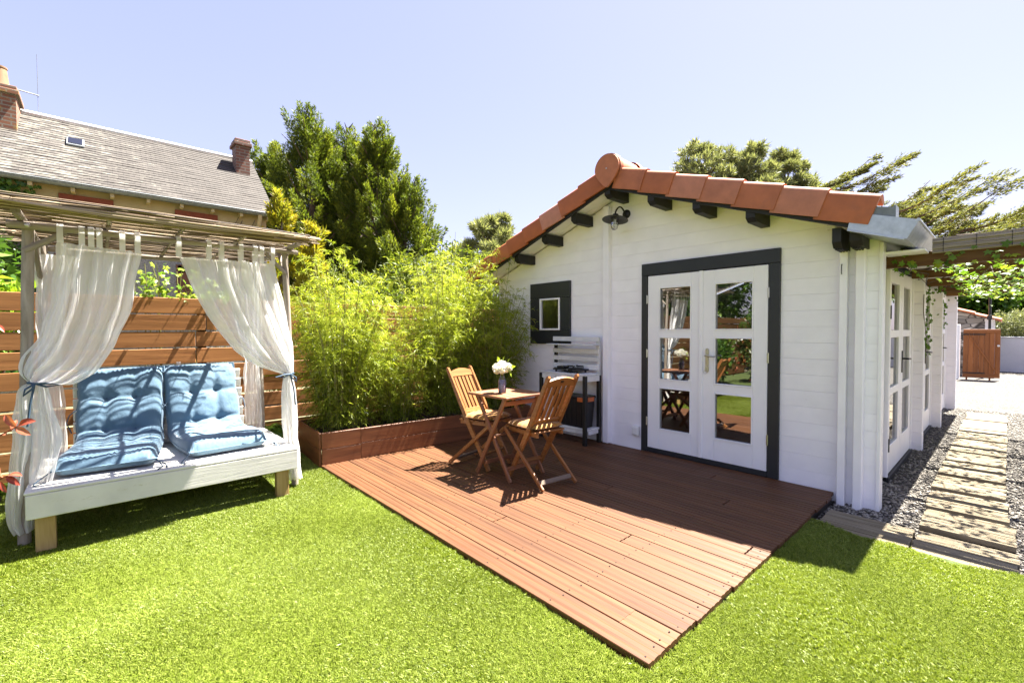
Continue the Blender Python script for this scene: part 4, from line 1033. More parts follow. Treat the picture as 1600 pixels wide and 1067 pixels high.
def pad(label, yc, wd, rot, seed, xf=-4.045):
    """one long tufted cushion bent where the seat meets the back"""
    path = [(xf, .408), (-4.30, .405), (-4.45, .40), (-4.58, .40), (-4.67, .405), (-4.735, .44), (-4.775, .51), (-4.805, .60), (-4.84, .70), (-4.875, .80), (-4.91, .90), (-4.945, 1.00)]
    path = np.array(path); seg = np.r_[0, np.cumsum(np.linalg.norm(np.diff(path, axis=0), axis=1))]; Lt = seg[-1]
    ns_, nu = 84, 40; top = []; bot = []
    for i in range(ns_+1):
        s = i/ns_*Lt; x = np.interp(s, seg, path[:, 0]); z = np.interp(s, seg, path[:, 1])
        e = .03; dx = np.interp(min(s+e, Lt), seg, path[:, 0])-np.interp(max(s-e, 0), seg, path[:, 0]); dz = np.interp(min(s+e, Lt), seg, path[:, 1])-np.interp(max(s-e, 0), seg, path[:, 1])
        l = math.hypot(dx, dz); nx, nz = -dz/l, dx/l
        if nz < 0 or nx < -.5: nx, nz = -nx, -nz
        if nx < 0 and nz < .3: nx, nz = -nx, -nz
        rt, rb = [], []
        for j in range(nu+1):
            u = j/nu*2-1; v = i/ns_*2-1
            rr = max(abs(u), abs(v)); rr = max(rr, (abs(u)**7+abs(v)**14)**(1/8)); edge = max(0.0, 1-min(1, rr)**7); th = .088*edge**.30
            tu = 0
            for (ss, col) in ((.345, 0), (.345, 1), (.60, 0), (.60, 1), (.80, 0), (.80, 1)):
                uu = -.33+.66*col; sv = ss
                du = (u-uu)*wd/2; dv = (s/Lt-sv)*Lt
                rd = math.sqrt(du*du+dv*dv); tu += math.exp(-(rd/.045)**1.3)+.16*math.exp(-(dv*dv)/.0005)*math.exp(-max(0, abs(u)-.85)*8)
                tu += .10*math.exp(-(du*du)/.0006)*(1 if .2 < s/Lt < .97 else 0)
            wr = .006*noise.noise((u*2.2+seed*7, s*6, .3))+.0045*noise.noise((u*5+seed*3, s*34, 1.3))+.004*math.sin(u*46+seed)*max(0, abs(v)-.86)*7
            y = u*wd/2*(1-.035*abs(v)**4*0+.01*noise.noise((seed, s*6, u)))
            y *= 1-.03*math.exp(-((s/Lt-.60)**2)/.002)-.03*math.exp(-((s/Lt-.8)**2)/.002)
            up = th*1.0-.038*min(tu, 1.3)*edge**.4+wr*1.1*edge**.3+.006*math.sin(u*70+3*math.sin(v*9))*math.exp(-((abs(v)-.93)/.05)**2)
            rt.append((x+nx*up, y, z+nz*up)); rb.append((x-nx*th*.62, y, z-nz*th*.62 if z-nz*th*.62 > .354 else max(.354, z-nz*th*.62)))
        top.append(rt); bot.append(rb)
    mb = MB(); mb.grid(top); mb.grid(bot)
    C = Matrix.Translation((-4.5, yc, 0)) @ Matrix.Rotation(rot, 4, 'Z') @ Matrix.Translation((4.5, 0, 0))
    t = thing('bed_cushion', label, 'cushion', (-4.5, yc, .354), 0, 'blue tufted cushions on the day bed')
    mb.put('pad', M_blue, t, 180, True, M=C)
    loop = [top[i][0] for i in range(ns_+1)]+[top[ns_][j] for j in range(1, nu+1)]+[top[i][nu] for i in range(ns_-1, -1, -1)]+[top[0][j] for j in range(nu-1, -1, -1)]
    pm = MB(); pm.tube([Vector(q) for q in loop], .0042, 6, False); pm.put('piping', M_blue, t, 60, False, M=C)
    for (ss, col) in ((.345, 0), (.345, 1), (.60, 0), (.60, 1), (.80, 0), (.80, 1)):
        q = Vector(top[int(round(ss*ns_))][int(round((.5+(-.33+.66*col)/2)*nu))]); q2 = Vector(top[int(round(ss*ns_))+1][int(round((.5+(-.33+.66*col)/2)*nu))])
        bm_ = MB(); bm_.lathe([(0, .006), (.007, .004), (.009, 0), (0, 0)], 8, q); bm_.put('tuft_button', M_ribbon, t, 60, M=C)
    def ribbon(p, qs, r_=.004):
        m_ = MB(); m_.tube([C @ Vector(p)]+[C @ Vector(q) for q in qs], r_, 5); m_.put('tie', M_ribbon, t, 60)
    h = wd/2
    ribbon((xf, h-.01, .41), [(xf+.03, h+.02, .385), (xf+.05, h+.035, .361), (xf+.11, h+.01, .358)])
    ribbon((xf, h-.01, .41), [(xf+.02, h+.03, .385), (xf+.02, h+.055, .361), (xf+.08, h+.06, .358)])
    ribbon((xf, -h+.01, .41), [(xf+.03, -h-.03, .38), (xf+.045, -h-.055, .361), (xf+.10, -h-.05, .358), (xf+.07, -h+.0, .36)])
    ribbon((-4.79, -h+.01, .70), [(-4.77, -h-.03, .66), (-4.79, -h-.05, .60), (-4.78, -h-.02, .52)])
    ribbon((-4.79, h-.01, .70), [(-4.75, h+.02, .68), (-4.74, h+.03, .60)])
    return t, C
p1, C1 = pad('wider blue tufted cushion striped by the reed roof shade', .075, .54, R(-8), 1)
p2, C2 = pad('blue tufted cushion nearer the planter, half in full sun', .700, .55, R(5), 2, -4.05)
mb = MB(); mb.box(-4.098, -4.058, .165, .167, .418, .442, .0); mb.put('care_tag', M_label, p1, M=C1 @ Matrix.Translation((-.085, 0, .04)) @ Matrix.Identity(4))
mb = MB(); mb.box(-4.95, -4.93, -.17, -.14, 1.00, 1.03, .0); mb.put('care_tag', M_label, p2, M=C2)

# canopy of poles and reeds
can = thing('reed_canopy', 'weathered pole canopy over the day bed roofed with split reeds', 'canopy', (-4.55, .42, -.03))
def pole(name, p, q, r0, r1=None, sides=10):
    M, L = frame(p, q); mb = MB(); r1 = r1 or r0
    k = max(3, int(L/.12)); pts = []; rs = []
    for i in range(k+1):
        t = i/k; pts.append((-L/2+L*t, .004*noise.noise((L*7+t*5, r0*99, 1)), .004*noise.noise((L*3+t*5, r0*77, 5)))); rs.append((r0+(r1-r0)*t)*(1+.07*noise.noise((t*9+L, p[1]*9, 2))))
    mb.tube(pts, rs, sides); return put(name, mb.mesh(40), M_pole, can, M)
FPX, BPX = -4.125, -5.10
pole('post', (FPX, -.372, -.04), (FPX, -.315, 1.985), .032, .029); pole('post', (FPX-.015, 1.225, -.04), (FPX, 1.165, 1.985), .027, .023)
pole('post', (BPX, -.355, -.04), (BPX, -.315, 2.0), .028); pole('post', (BPX, 1.205, -.04), (BPX, 1.185, 2.0), .026)
pole('cross_pole', (FPX+.045, -.405, 1.952), (FPX+.045, 1.255, 1.958), .025, .017)
pole('cross_pole', (BPX-.03, -.42, 1.955), (BPX-.03, 1.27, 1.955), .024, .02)
pole('side_pole', (-3.85, -.345, 1.995), (-5.22, -.345, 2.0), .022); pole('side_pole', (-3.85, 1.195, 1.995), (-5.22, 1.195, 2.0), .02)
for y in (.06, .44, .82): pole('rafter', (-3.82, y, 2.008), (-5.25, y, 2.008), .014, .012, 7)
pole('brace', (FPX+.02, -.335, 1.80), (FPX+.02, -.15, 1.935), .020, .018); pole('brace', (FPX+.02, 1.165, 1.78), (FPX+.02, 1.01, 1.935), .015, .014)
pole('brace', (FPX-.03, -.335, 1.75), (FPX-.26, -.345, 1.985), .018); pole('brace', (FPX-.03, 1.18, 1.75), (FPX-.26, 1.19, 1.985), .016)
pole('brace', (BPX+.02, -.335, 1.70), (BPX+.3, -.34, 1.985), .016); pole('brace', (BPX, -.31, 1.66), (BPX, -.05, 1.935), .015); pole('brace', (BPX, 1.17, 1.66), (BPX, .95, 1.935), .015)
mb = MB(); mb.lathe([(0, 0), (.013, 0), (.013, .006), (.007, .012), (0, .012)], 12, (FPX+.069, -.315, 1.952), Matrix.Rotation(R(90), 4, 'Y')); mb.put('bolt', M_steel, can, 40)
# reeds, roughly parallel to the long side, in two loose layers with gaps
def reeds(n_, x0, x1, y0, y1, z, r0, r1, jitter, keepmid=0):
    V = []; F = []; T = []
    for i in range(n_):
        x = rng.uniform(x0, x1); a, c = y0+rng.normal(0, .05), y1+rng.normal(0, .06)
        if rng.random() < .25: m_ = rng.uniform(y0, y1); a, c = (a, m_) if rng.random() < .5 else (m_, c)
        r_ = rng.uniform(r0, r1); zz = z+rng.normal(0, jitter); sk = rng.normal(0, .022); sg = rng.normal(0, .013); yy0 = 0
        k = len(V); m3 = 4; ys_ = np.linspace(a, c, m3)
        for q, yy in enumerate(ys_):
            tt = q/(m3-1); xx = x+sk*(tt-.5)+rng.normal(0, .005); z2 = zz+sg*math.sin(math.pi*tt)
            for s_ in range(4):
                an = s_*math.pi/2+.4; V.append((xx+r_*math.cos(an), yy, z2+r_*math.sin(an)))
        for q in range(m3-1):
            for s_ in range(4): F.append((k+q*4+s_, k+q*4+(s_+1) % 4, k+q*4+4+(s_+1) % 4, k+q*4+4+s_)); T.append(0)
        t_ = rng.random(); T[-(m3-1)*4:] = [t_]*((m3-1)*4)
    return npmesh(np.array(V), np.array(F), np.array(T))
put('reed_mat', reeds(270, -5.32, -3.72, -.46, 1.215, 2.024, .0026, .0060, .009), M_reed, can, kind='stuff')
put('reed_mat', reeds(90, -3.82, -3.69, -.47, 1.225, 2.022, .003, .007, .013), M_reed, can, kind='stuff')
mb = MB()
for y in np.linspace(-.35, 1.2, 9): mb.tube([(-3.69, y, 2.03), (-3.72, y, 2.046), (-4.4, y+.01, 2.045), (-5.3, y, 2.045)], .0016, 4); mb.tube([(-3.69, y+.012, 2.03), (-4.4, y-.01, 2.018), (-5.3, y+.01, 2.018)], .0016, 4)
mb.put('wire', M_iron, can, fix=False, kind='stuff')

# curtains
def resample(poly, n_):
    P = np.array(poly, float); d = np.r_[0, np.cumsum(np.linalg.norm(np.diff(P, axis=0), axis=1))]
    # smooth by Catmull-like interpolation through cumulative length
    t = np.linspace(0, d[-1], n_); Q = np.stack([np.interp(t, d, P[:, i]) for i in range(2)], 1)
    for _ in range(3): Q[1:-1] = (Q[:-2]+2*Q[1:-1]+Q[2:])/4
    return Q
def curtain(label, X, out, inn, lo_out, lo_in, folds, tabs, tz, seed, tie_dir=1, tie=True, amp=.055, bulge=0.0):
    t = thing('curtain', label, 'curtain', (X, out[-1][0], 0), 0, 'sheer white curtains of the canopy')
    n1, n2, nu = 52, 34, 120
    A, Bc = resample(out, n1), resample(inn, n1); A2, B2 = resample(lo_out, n2), resample(lo_in, n2)
    A = np.vstack([A, A2[1:]]); Bc = np.vstack([Bc, B2[1:]]); N_ = len(A); P = []
    for i in range(N_):
        row = []
        wdt = np.linalg.norm(Bc[i]-A[i]); up = i < n1; tt = i/(n1-1) if up else (i-n1+1)/(n2-1)
        a_ = amp*(.30+.7*min(1, wdt/.35)) if up else amp*(.35+.55*tt)
        if i == n1-1: a_ *= .6
        for j in range(nu+1):
            u = j/nu; uu = u+.025*math.sin(5.1*u+seed)
            y, z = A[i]*(1-u)+Bc[i]*u
            ph = 2*math.pi*folds*uu+seed*1.7+.7*math.sin(tt*2.3+seed)
            f = math.sin(ph+.8*math.sin(ph*.5+seed))*(.7+.45*math.sin(ph*.37+seed*2))+.22*math.sin(1.9*ph+1.1*tt*2+seed)
            sag = 0
            if up: sag = -.05*math.sin(math.pi*tt)*u*(1-u)*4*tt
            x = X+a_*f*.5+.012*noise.noise((u*6, tt*5+seed, .5))+bulge*math.sin(math.pi*u)*(math.sin(math.pi*tt*.9) if up else .6*tt)
            y += .012*noise.noise((u*9+seed, tt*7, 3.5))*(1 if i else 0)
            row.append((x, y, z+sag))
        P.append(row)
    mb = MB(); mb.grid(P); mb.put('cloth', M_voile, t, 180, False)
    for y in tabs:       # fabric loops over the pole
        w_ = .030; zt = tz+.028; zb = np.interp(y, sorted([A[0][0], Bc[0][0]]), [p for _, p in sorted([(A[0][0], A[0][1]), (Bc[0][0], Bc[0][1])])])-.005
        m_ = MB(); Q = [[(X+dx+.004, y-w_/2+(yo), z), (X+dx+.004, y+w_/2+yo, z)] for dx, z, yo in ((.030, zb, 0), (.032, (zb+zt)/2, .0), (.030, zt-.02, 0), (.016, zt, 0), (-.006, zt+.004, 0), (-.026, zt-.012, 0), (-.030, (zb+zt)/2, 0), (-.018, zb, 0))]
        m_.grid(Q); m_.put('tab', M_voile, t, 180, False)
    if tie:
        k = n1-1; a, c = A[k], Bc[k]; cy, cz = (a+c)/2; ry = max(.03, np.linalg.norm(c-a)/2*1.02)
        m_ = MB(); m_.tube([(X+amp*.62*math.cos(q)+.0, cy+ry*math.sin(q), cz+(c[1]-a[1])/2*math.sin(q)*(1 if c[0] > a[0] else -1)) for q in np.linspace(0, 6.283, 25)], .007, 6, False)
        kx, ky, kz = X+amp*.66, cy-ry*.1, cz
        m_.tube([(kx, ky, kz), (kx+.02, ky+.05*tie_dir, kz-.0), (kx+.01, ky+.11*tie_dir, kz-.015), (kx+.015, ky+.05*tie_dir, kz-.022), (kx, ky, kz)], .006, 5)
        m_.tube([(kx, ky, kz), (kx+.02, ky-.04*tie_dir, kz-.03), (kx+.005, ky-.05*tie_dir, kz-.07), (kx+.012, ky-.01*tie_dir, kz-.03), (kx, ky, kz)], .006, 5)
        m_.tube([(kx, ky, kz), (kx+.02, ky-.02*tie_dir, kz-.12), (kx+.01, ky-.035*tie_dir, kz-.26)], .006, 5)
        m_.put('tie', M_ribbon, t, 60)
    return t
CX_ = FPX+.045
curtain('sheer curtain tied back at the outer front post, by the red leaves', CX_,
        [(-.19, 1.868), (-.205, 1.69), (-.235, 1.45), (-.285, 1.25), (-.365, 1.12), (-.375, 1.04), (-.335, .985)],
        [(.225, 1.845), (.20, 1.69), (.155, 1.44), (.075, 1.20), (-.02, 1.03), (-.14, .95), (-.262, .975)],
        [(-.335, .985), (-.385, .95), (-.40, .80), (-.42, .50), (-.435, .30), (-.44, .10), (-.415, .05)],
        [(-.262, .975), (-.235, .90), (-.215, .75), (-.19, .60), (-.225, .42), (-.26, .25), (-.30, .06)],
        6, (-.175, -.075, -.03, .01, .125, .205), 1.952, 1, 1, amp=.075)
curtain('sheer curtain tied back at the front post beside the planter', CX_,
        [(1.075, 1.850), (1.10, 1.70), (1.165, 1.40), (1.212, 1.20), (1.222, 1.05), (1.205, .945)],
        [(.44, 1.845), (.495, 1.66), (.60, 1.42), (.755, 1.17), (.92, 1.02), (1.06, .965), (1.135, .935)],
        [(1.205, .945), (1.222, .80), (1.238, .50), (1.255, .20), (1.265, .035)],
        [(1.135, .935), (1.115, .85), (1.112, .60), (1.125, .30), (1.15, .04)],
        7, (.435, .62, .70, .83, .93, .975, 1.055), 1.957, 4, -1, amp=.075)
BX_ = BPX+.06
curtain('sheer curtain hanging at the outer rear post behind the bed head', BX_,
        [(-.36, 1.90), (-.36, 1.5), (-.355, 1.15), (-.345, .95)], [(-.10, 1.90), (-.19, 1.5), (-.225, 1.2), (-.245, .95)],
        [(-.345, .95), (-.35, .7), (-.35, .35), (-.345, .05)], [(-.245, .95), (-.215, .8), (-.205, .55), (-.215, .05)], 4, (-.34, -.2), 1.955, 7, 1, False, .05)
curtain('sheer curtain hanging at the rear post nearer the bamboo', BX_,
        [(1.185, 1.90), (1.185, 1.5), (1.18, 1.15), (1.165, 1.02)], [(.86, 1.90), (.94, 1.5), (1.0, 1.2), (1.045, 1.02)],
        [(1.165, 1.02), (1.185, .8), (1.19, .5), (1.185, .05)], [(1.045, 1.02), (1.03, .85), (1.03, .55), (1.045, .05)], 4, (.9, 1.05, 1.15), 1.955, 9, -1, False, .05)
# ------------------------------------------------------------------ pergola beside the cabin
per = thing('pergola', 'timber pergola beside the cabin wall, roofed with a reed screen', 'pergola', (.2, 6.8, -.1))
for y in (4.64, 5.75, 6.95, 8.1, 9.2):
    bar('beam', (-.72 if y < 5 else -.64, y, 1.83), (2.4, y, 1.83), .05, .105, M_rafter, per, .004)
for x in (.62, 1.6): bar('purlin', (x, 4.5, 1.74), (x, 9.4, 1.74), .06, .09, M_rafter, per, .004)
for x, y in ((.64, 4.75), (1.62, 4.75), (.72, 9.2), (1.62, 9.2)): slab('post', x-.045, x+.045, y-.045, y+.045, -.12, 1.69, M_rafter, per, .004, 'z')
mb = MB()
for i in range(7):
    z = 1.868+i*.0155; e = .006*math.sin(i*2.1)
    mb.tube([(-.40, 4.600+e, z), (.3, 4.598+e, z+.004), (1.2, 4.603+e, z+.002), (2.4, 4.60+e, z)], .0105, 6)
mb.put('screen_roll', M_pole, per, 60, kind='stuff')
V = []; F = []; T = []
for i in range(190):
    y = 4.62+i*.0242+rng.normal(0, .004); x0, x1 = (-.40, 2.4) if rng.random() > .3 else (-.40, rng.uniform(.3, 2.2)); r_ = rng.uniform(.003, .006); z = 1.893+rng.normal(0, .004); k = len(V); sl_ = rng.normal(0, .02)
    for xx, yy in ((x0, y), (x1, y+sl_)):
        for q in range(4): V.append((xx, yy+r_*math.cos(q*1.571+.5), z+r_*math.sin(q*1.571+.5)))
    for q in range(4): F.append((k+q, k+(q+1) % 4, k+4+(q+1) % 4, k+4+q)); T.append(rng.random()*.7)
V = np.array(V); keep_ = np.array(F)
put('reed_screen', npmesh(V, keep_, np.array(T)), M_reed, per, kind='stuff')
mb = MB()
for x in np.arange(-.34, 2.3, .17): mb.tube([(x, 4.585, 1.865), (x, 4.585, 1.97), (x, 4.62, 1.985)], .0018, 4)
mb.put('wire', M_iron, per, fix=False, kind='stuff')

def star_leaves(P, D, size, mat, name, parent=None, tone=None, **kw):
    """five-lobed leaves: a fan of points round a short stem"""
    n = len(P); D = unit(D); rnd = rng.normal(size=(n, 3)); A = unit(np.cross(D, rnd)); Bv = np.cross(D, A)
    ang = np.array([-2.5, -1.95, -1.25, -.75, 0, .75, 1.25, 1.95, 2.5]); rad = np.array([.45, .8, .5, .95, .62, 1.1, .62, .95, .5])
    ang = np.array([-2.6, -2.0, -1.5, -.95, -.45, 0, .45, .95, 1.5, 2.0, 2.6]); rad = np.array([.35, .75, .5, .92, .62, 1.15, .62, .92, .5, .75, .35])
    s = np.broadcast_to(size, n)[:, None, None]
    V = P[:, None]+s*(A[:, None]*(np.cos(ang)*rad)[None, :, None]+Bv[:, None]*(np.sin(ang)*rad)[None, :, None]-D[:, None]*(.25*rad**2)[None, :, None])
    V = np.concatenate([P[:, None], V], 1); k = V.shape[1]
    F = np.array([(0, i, i+1) for i in range(1, k-1)]); F = (F[None]+np.arange(n)[:, None, None]*k).reshape(-1, 3)
    t = rng.random(n) if tone is None else tone
    return put(name, npmesh(V.reshape(-1, 3), F, np.repeat(t, k-2)), mat, parent, **kw)
vi = thing('climbing_vine', 'leafy vine trailing under the pergola roof beside the cabin', 'vine', (.64, 4.8, -.1))
mb = MB()
for k in range(26):
    x, y = rng.uniform(-.4, 2.2), rng.uniform(4.66, 8.8); p = [(x, y, 1.80+rng.uniform(-.03, .05))]
    for q in range(5): x += rng.normal(0, .22); y += rng.uniform(-.1, .45); p.append((max(-.62, x), min(max(y, 4.6), 9.3), 1.80+rng.normal(0, .04)))
    mb.tube(p, .004, 5)
mb.tube([(.64, 4.68, -.1), (.68, 4.70, .8), (.61, 4.72, 1.6), (.4, 4.9, 1.80)], .012, 6)
mb.tube([(-.66, 6.90, 1.8), (-.655, 6.80, 1.5), (-.645, 6.995, 1.2), (-.65, 7.0, .9)], .004, 5)
mb.put('stem', M_bark, vi, 60, fix=False, kind='stuff')
k = 3000; P = np.stack([rng.uniform(-.40, 2.3, k), 4.66+4.6*rng.random(k), 1.79+rng.normal(0, .05, k)], 1)
star_leaves(P, np.stack([rng.normal(0, .5, k), rng.normal(-.25, .5, k), np.ones(k)], 1), rng.uniform(.022, .045, k), M_ivy, 'leaf_canopy', vi, kind='stuff')
fr_ = []
for x in np.arange(-.40, 2.2, .030):
    fr_.append((x+rng.normal(0, .02), 4.585+rng.normal(0, .014), 1.815+rng.normal(0, .030)))
fr_ += [(-.02, 4.57, 1.875), (.05, 4.57, 1.87), (-.56, 4.60, 1.87), (-.52, 4.59, 1.80), (-.60, 4.6, 1.76), (-.5, 4.6, 1.74), (-.58, 4.62, 1.92), (-.62, 4.6, 1.83)]
fr_ = np.array(fr_); star_leaves(fr_, np.stack([rng.normal(0, .4, len(fr_)), -np.ones(len(fr_)), rng.normal(.5, .4, len(fr_))], 1), rng.uniform(.024, .040, len(fr_)), M_ivy, 'leaf', vi, rng.uniform(.3, 1, len(fr_)), kind='stuff')
hg = []
for (y, z0, z1) in ((6.84, 1.75, .95), (8.64, 1.75, 1.3)):
    for q in range(70): hg.append((-.655+rng.normal(0, .025), y+.18+rng.normal(0, .05), rng.uniform(z1, z0)))
for q in range(60): hg.append((rng.uniform(-.62, -.3), rng.choice([4.62, 6.93, 9.18])+rng.normal(0, .03), 1.76+rng.normal(0, .05)))
hg = np.array(hg); star_leaves(hg, np.stack([np.ones(len(hg)), -np.ones(len(hg)), rng.normal(0, .4, len(hg))], 1), rng.uniform(.02, .035, len(hg)), M_ivy, 'leaf_trail', vi, rng.uniform(0, .5, len(hg)), kind='stuff')

# ------------------------------------------------------------------ gate, walls, stone shed at the end of the yard
gt = thing('yard_gate', 'low orange brown boarded gate with black strap hinges, standing open', 'gate', (-.86, 17.5, -.08))
GM = Matrix.Translation((-.86, 17.5, -.085)) @ Matrix.Rotation(R(10), 4, 'Z')
def gpart(name, x0, x1, y0, y1, z0, z1, mat, along='z', b=.004):
    c = Matrix.Translation(((x0+x1)/2, (y0+y1)/2, (z0+z1)/2)); d = (x1-x0, y1-y0, z1-z0)
    if along == 'z': c = c @ Matrix.Rotation(R(-90), 4, 'Y'); d = (d[2], d[1], d[0])
    put(name, cboxm(*d, b, mat), mat, gt, GM @ c)
GW = .70
for i in range(7): gpart('board', i*GW/7+.002, (i+1)*GW/7-.002, 0, .024, .07, 1.37+.0, M_gate)
gpart('ledge', .0, GW, -.028, -.001, 1.27, 1.368, M_gate, 'x'); gpart('ledge', .0, GW, -.028, -.001, .07, .17, M_gate, 'x')
gpart('stile', GW-.07, GW+.0, -.03, -.0285, .171, 1.269, M_gate)
bar('brace', GM @ Vector((.10, -.016, 1.24)), GM @ Vector((GW-.05, -.016, .20)), .024, .05, M_gate, gt, .003, up=(0, 1, 0))
for z in (1.23, .19): gpart('strap_hinge', -.05, .42, -.040, -.031, z-.016, z+.016, M_iron, 'x', .002)
mb = MB(); mb.lathe([(0, 0), (.025, 0), (.028, .012), (.018, .03), (0, .033)], 12, GM @ Vector((GW-.035, -.031, .93)), Matrix.Rotation(R(90), 4, 'X')); mb.put('latch', M_whitep, gt, 40)
for x in (.06, .50): gpart('foot', x, x+.035, -.004, .026, .0, .069, M_gate)
gp = MB(); gp.box(-1.55, -.93, 17.45, 17.80, -.12, 1.42, .01); tag(gp.put('gate_pillar', M_zincw), 'white rendered pillar carrying the open gate', 'pillar')
yw = thing('boundary_wall', 'long low white rendered boundary wall across the gravel yard', 'wall', (4, 21.6, -.1))
mb = MB(); mb.box(-.25, 12, 21.5, 21.75, -.15, 1.00, .01); mb.put('render', M_zincw, yw)
mb = MB(); mb.box(-.27, 12.02, 21.47, 21.78, 1.001, 1.04, .008); mb.put('coping', M_zincw, yw)
sh = thing('stone_shed', 'small stone shed with a sloping tiled roof behind the gate', 'shed', (-2.3, 20.5, -.1))
mb = MB(); mb.prism([(-5, -.1), (-.48, -.1), (-.48, 1.60), (-5, 3.35)], 'y', 19.3, 22.0); mb.put('wall', M_drystone, sh)
mb = MB(); mb.prism([(-.50, -.1), (-.30, -.1), (-.30, 1.57), (-.50, 1.60)], 'y', 19.27, 19.75); mb.put('corner_stone', M_zincw, sh)
for i in range(9):
    x0 = -.16-i*.54; z0 = 1.52+i*.54*.387
    mb = MB(); P = []
    for q in range(2):
        xx = x0-q*.58; zz = z0+q*.58*.387-q*.03
        P.append([(xx, 19.2+.09*math.sin(a)*1.2, zz+.08*math.cos(a)) for a in np.linspace(-1.57, 1.57, 7)])
    mb.grid(P); mb.put('verge_tile', M_terra, sh, 40, fix=False)
mb = MB(); mb.prism([(-.18, 1.50), (-5.2, 3.45), (-5.2, 3.52), (-.18, 1.57)], 'y', 19.28, 22.1); mb.put('roof', M_terra, sh)
lp = thing('yard_lamp', 'slim dark lamp post rising behind the open gate', 'lamp post', (-.40, 19.0, -.1))
mb = MB(); mb.tube([(-.40, 19.0, -.1), (-.40, 19.0, 2.75)], .03, 8); mb.put('pole', M_iron, lp, 40)
mb = MB(); mb.bar((-.40, 18.95, 1.62), (-.40, 18.78, 1.62), .10, .12); mb.put('bracket', M_iron, lp)

# ------------------------------------------------------------------ old farmhouse beyond the fence
oh = thing('farmhouse', 'old cream farmhouse with lichened slate roof and two brick chimneys', 'house', (-14, -1, -.1))
WX = -12; EY = 3.04; WY = -9
mb = MB(); mb.prism([(WX, -.1), (WX, 4.05), (WX-2.0, 5.84), (WX-4.4, 4.05), (WX-4.4, -.1)], 'y', WY, EY-.05); mb.put('gable_body', M_cream, oh)
slab('wall_base', WX+.002, WX+.06, WY, EY-.051, -.1, 3.05, M_pebble, oh, 0, 'y')
def roof_slab(s, x_e, z_e, name):
    L = math.hypot(x_e-(WX-2.0), 5.89-z_e); a = math.atan2(5.89-z_e, abs(x_e-(WX-2.0)))
    v = [(WY-.2, 0, 0), (EY+.12, 0, 0), (EY+.12, L, 0), (WY-.2, L, 0)]
    mb = MB(); mb.add([(p[0], p[1], -.012) for p in v]+[(p[0], p[1], -.07) for p in v], [(0, 1, 2, 3), (7, 6, 5, 4), (0, 4, 5, 1), (1, 5, 6, 2), (2, 6, 7, 3), (3, 7, 4, 0)])
    nr_ = int(L/.105); cs = MB()
    for q in range(nr_):
        y_ = q*L/nr_; xs_ = np.arange(WY-.2, EY+.12, .35); xs_[-1] = EY+.12
        A_ = [(x, y_+random.gauss(0, .004), .012+random.gauss(0, .0025)) for x in xs_]; B_ = [(x, y_+L/nr_+.012, .001) for x in xs_]; C_ = [(x, p_[1], -.004) for x, p_ in zip(xs_, A_)]
        cs.grid([C_, A_, B_])
    # local x -> world y, local y runs up the slope
    ux = Vector((0, 1, 0)); uy = Vector((-s*math.cos(a), 0, math.sin(a))); uz = ux.cross(uy)
    M = Matrix((ux, uy, uz)).transposed().to_4x4(); M.translation = (x_e, 0, z_e)
    rf = mb.put(name, M_slate, oh, M=M); cs.put('slate_course', M_slate, rf, None, False, M=M, kind='stuff')
roof_slab(1, WX+.22, 4.05-.02, 'roof'); roof_slab(-1, WX-4.6, 3.95, 'roof')
mb = MB(); mb.tube([(WX-2.0, WY-.2, 5.90), (WX-2.0, EY+.12, 5.90)], .055, 8); mb.put('ridge', M_zincw, oh, 60)
mb = MB(); P = [[(WX+.26+.07*math.cos(a), y, 4.035+.07*math.sin(a)) for a in np.linspace(math.pi, 2*math.pi, 8)] for y in (WY-.2, EY+.1)]; mb.grid(P)
mb.tube([(WX+.335, WY-.2, 4.04), (WX+.335, EY+.1, 4.04)], .010, 6); mb.put('gutter', M_lead, oh, fix=False)
for k in range(22): slab('rafter_end', WX+.04, WX+.24, WY+.4+k*.55, WY+.46+k*.55, 3.90, 3.97, M_cream, oh, 0)
mb = MB(); mb.tube([(WX+.26, 2.80, 4.0), (WX+.24, 2.80, 3.9), (WX+.07, 2.80, 3.72), (WX+.07, 2.80, 0)], .045, 8); mb.put('downpipe', M_cream, oh, 60)
for y0, y1 in ((-.52, .25), (1.23, 2.0), (-2.6, -1.8)):
    w_ = slab('lintel', WX+.003, WX+.04, y0, y1, 3.70, 3.88, M_redwin, oh, .004, 'y')
    slab('window', WX+.003, WX+.02, y0+.12, y1-.12, 3.08, 3.695, M_trimw, oh, .004, 'z')
for y0, y1, z0, z1 in ((1.22, 1.50, 2.0, 2.72), (1.25, 1.62, 2.55, 2.70), (-.6, -.35, 1.8, 2.75)):
    slab('brick_jamb', WX+.061, WX+.085, y0, y1, z0, z1, M_brick, oh, .004, 'z')
def chimney(y0, y1, x0, x1, z0, z1, mat, pot):
    mb = MB(); mb.box(x0, x1, y0, y1, z0, z1, 0); ch = mb.put('chimney', mat, oh)
    mb = MB(); mb.box(x0-.05, x1+.05, y0-.05, y1+.05, z1, z1+.09, .01); mb.put('corbel', mat, ch)
    mb = MB(); mb.box(x0-.02, x1+.02, y0-.02, y1+.02, z1+.0905, z1+.17, .01); mb.put('cap', mat, ch)
    if pot:
        mb = MB(); mb.lathe([(.15, 0), (.13, .1), (.105, .34), (.115, .35), (.115, .38), (.08, .38)], 16, ((x0+x1)/2+.15, pot, z1+.17)); mb.put('chimney_pot', M_pot, ch, 40)
chimney(2.64, 2.95, WX-1.72, WX-1.28, 5.0, 6.02, M_brick, None)
chimney(-2.0, -1.13, WX-1.9, WX-1.2, 5.0, 5.93, M_brickl, -1.36)
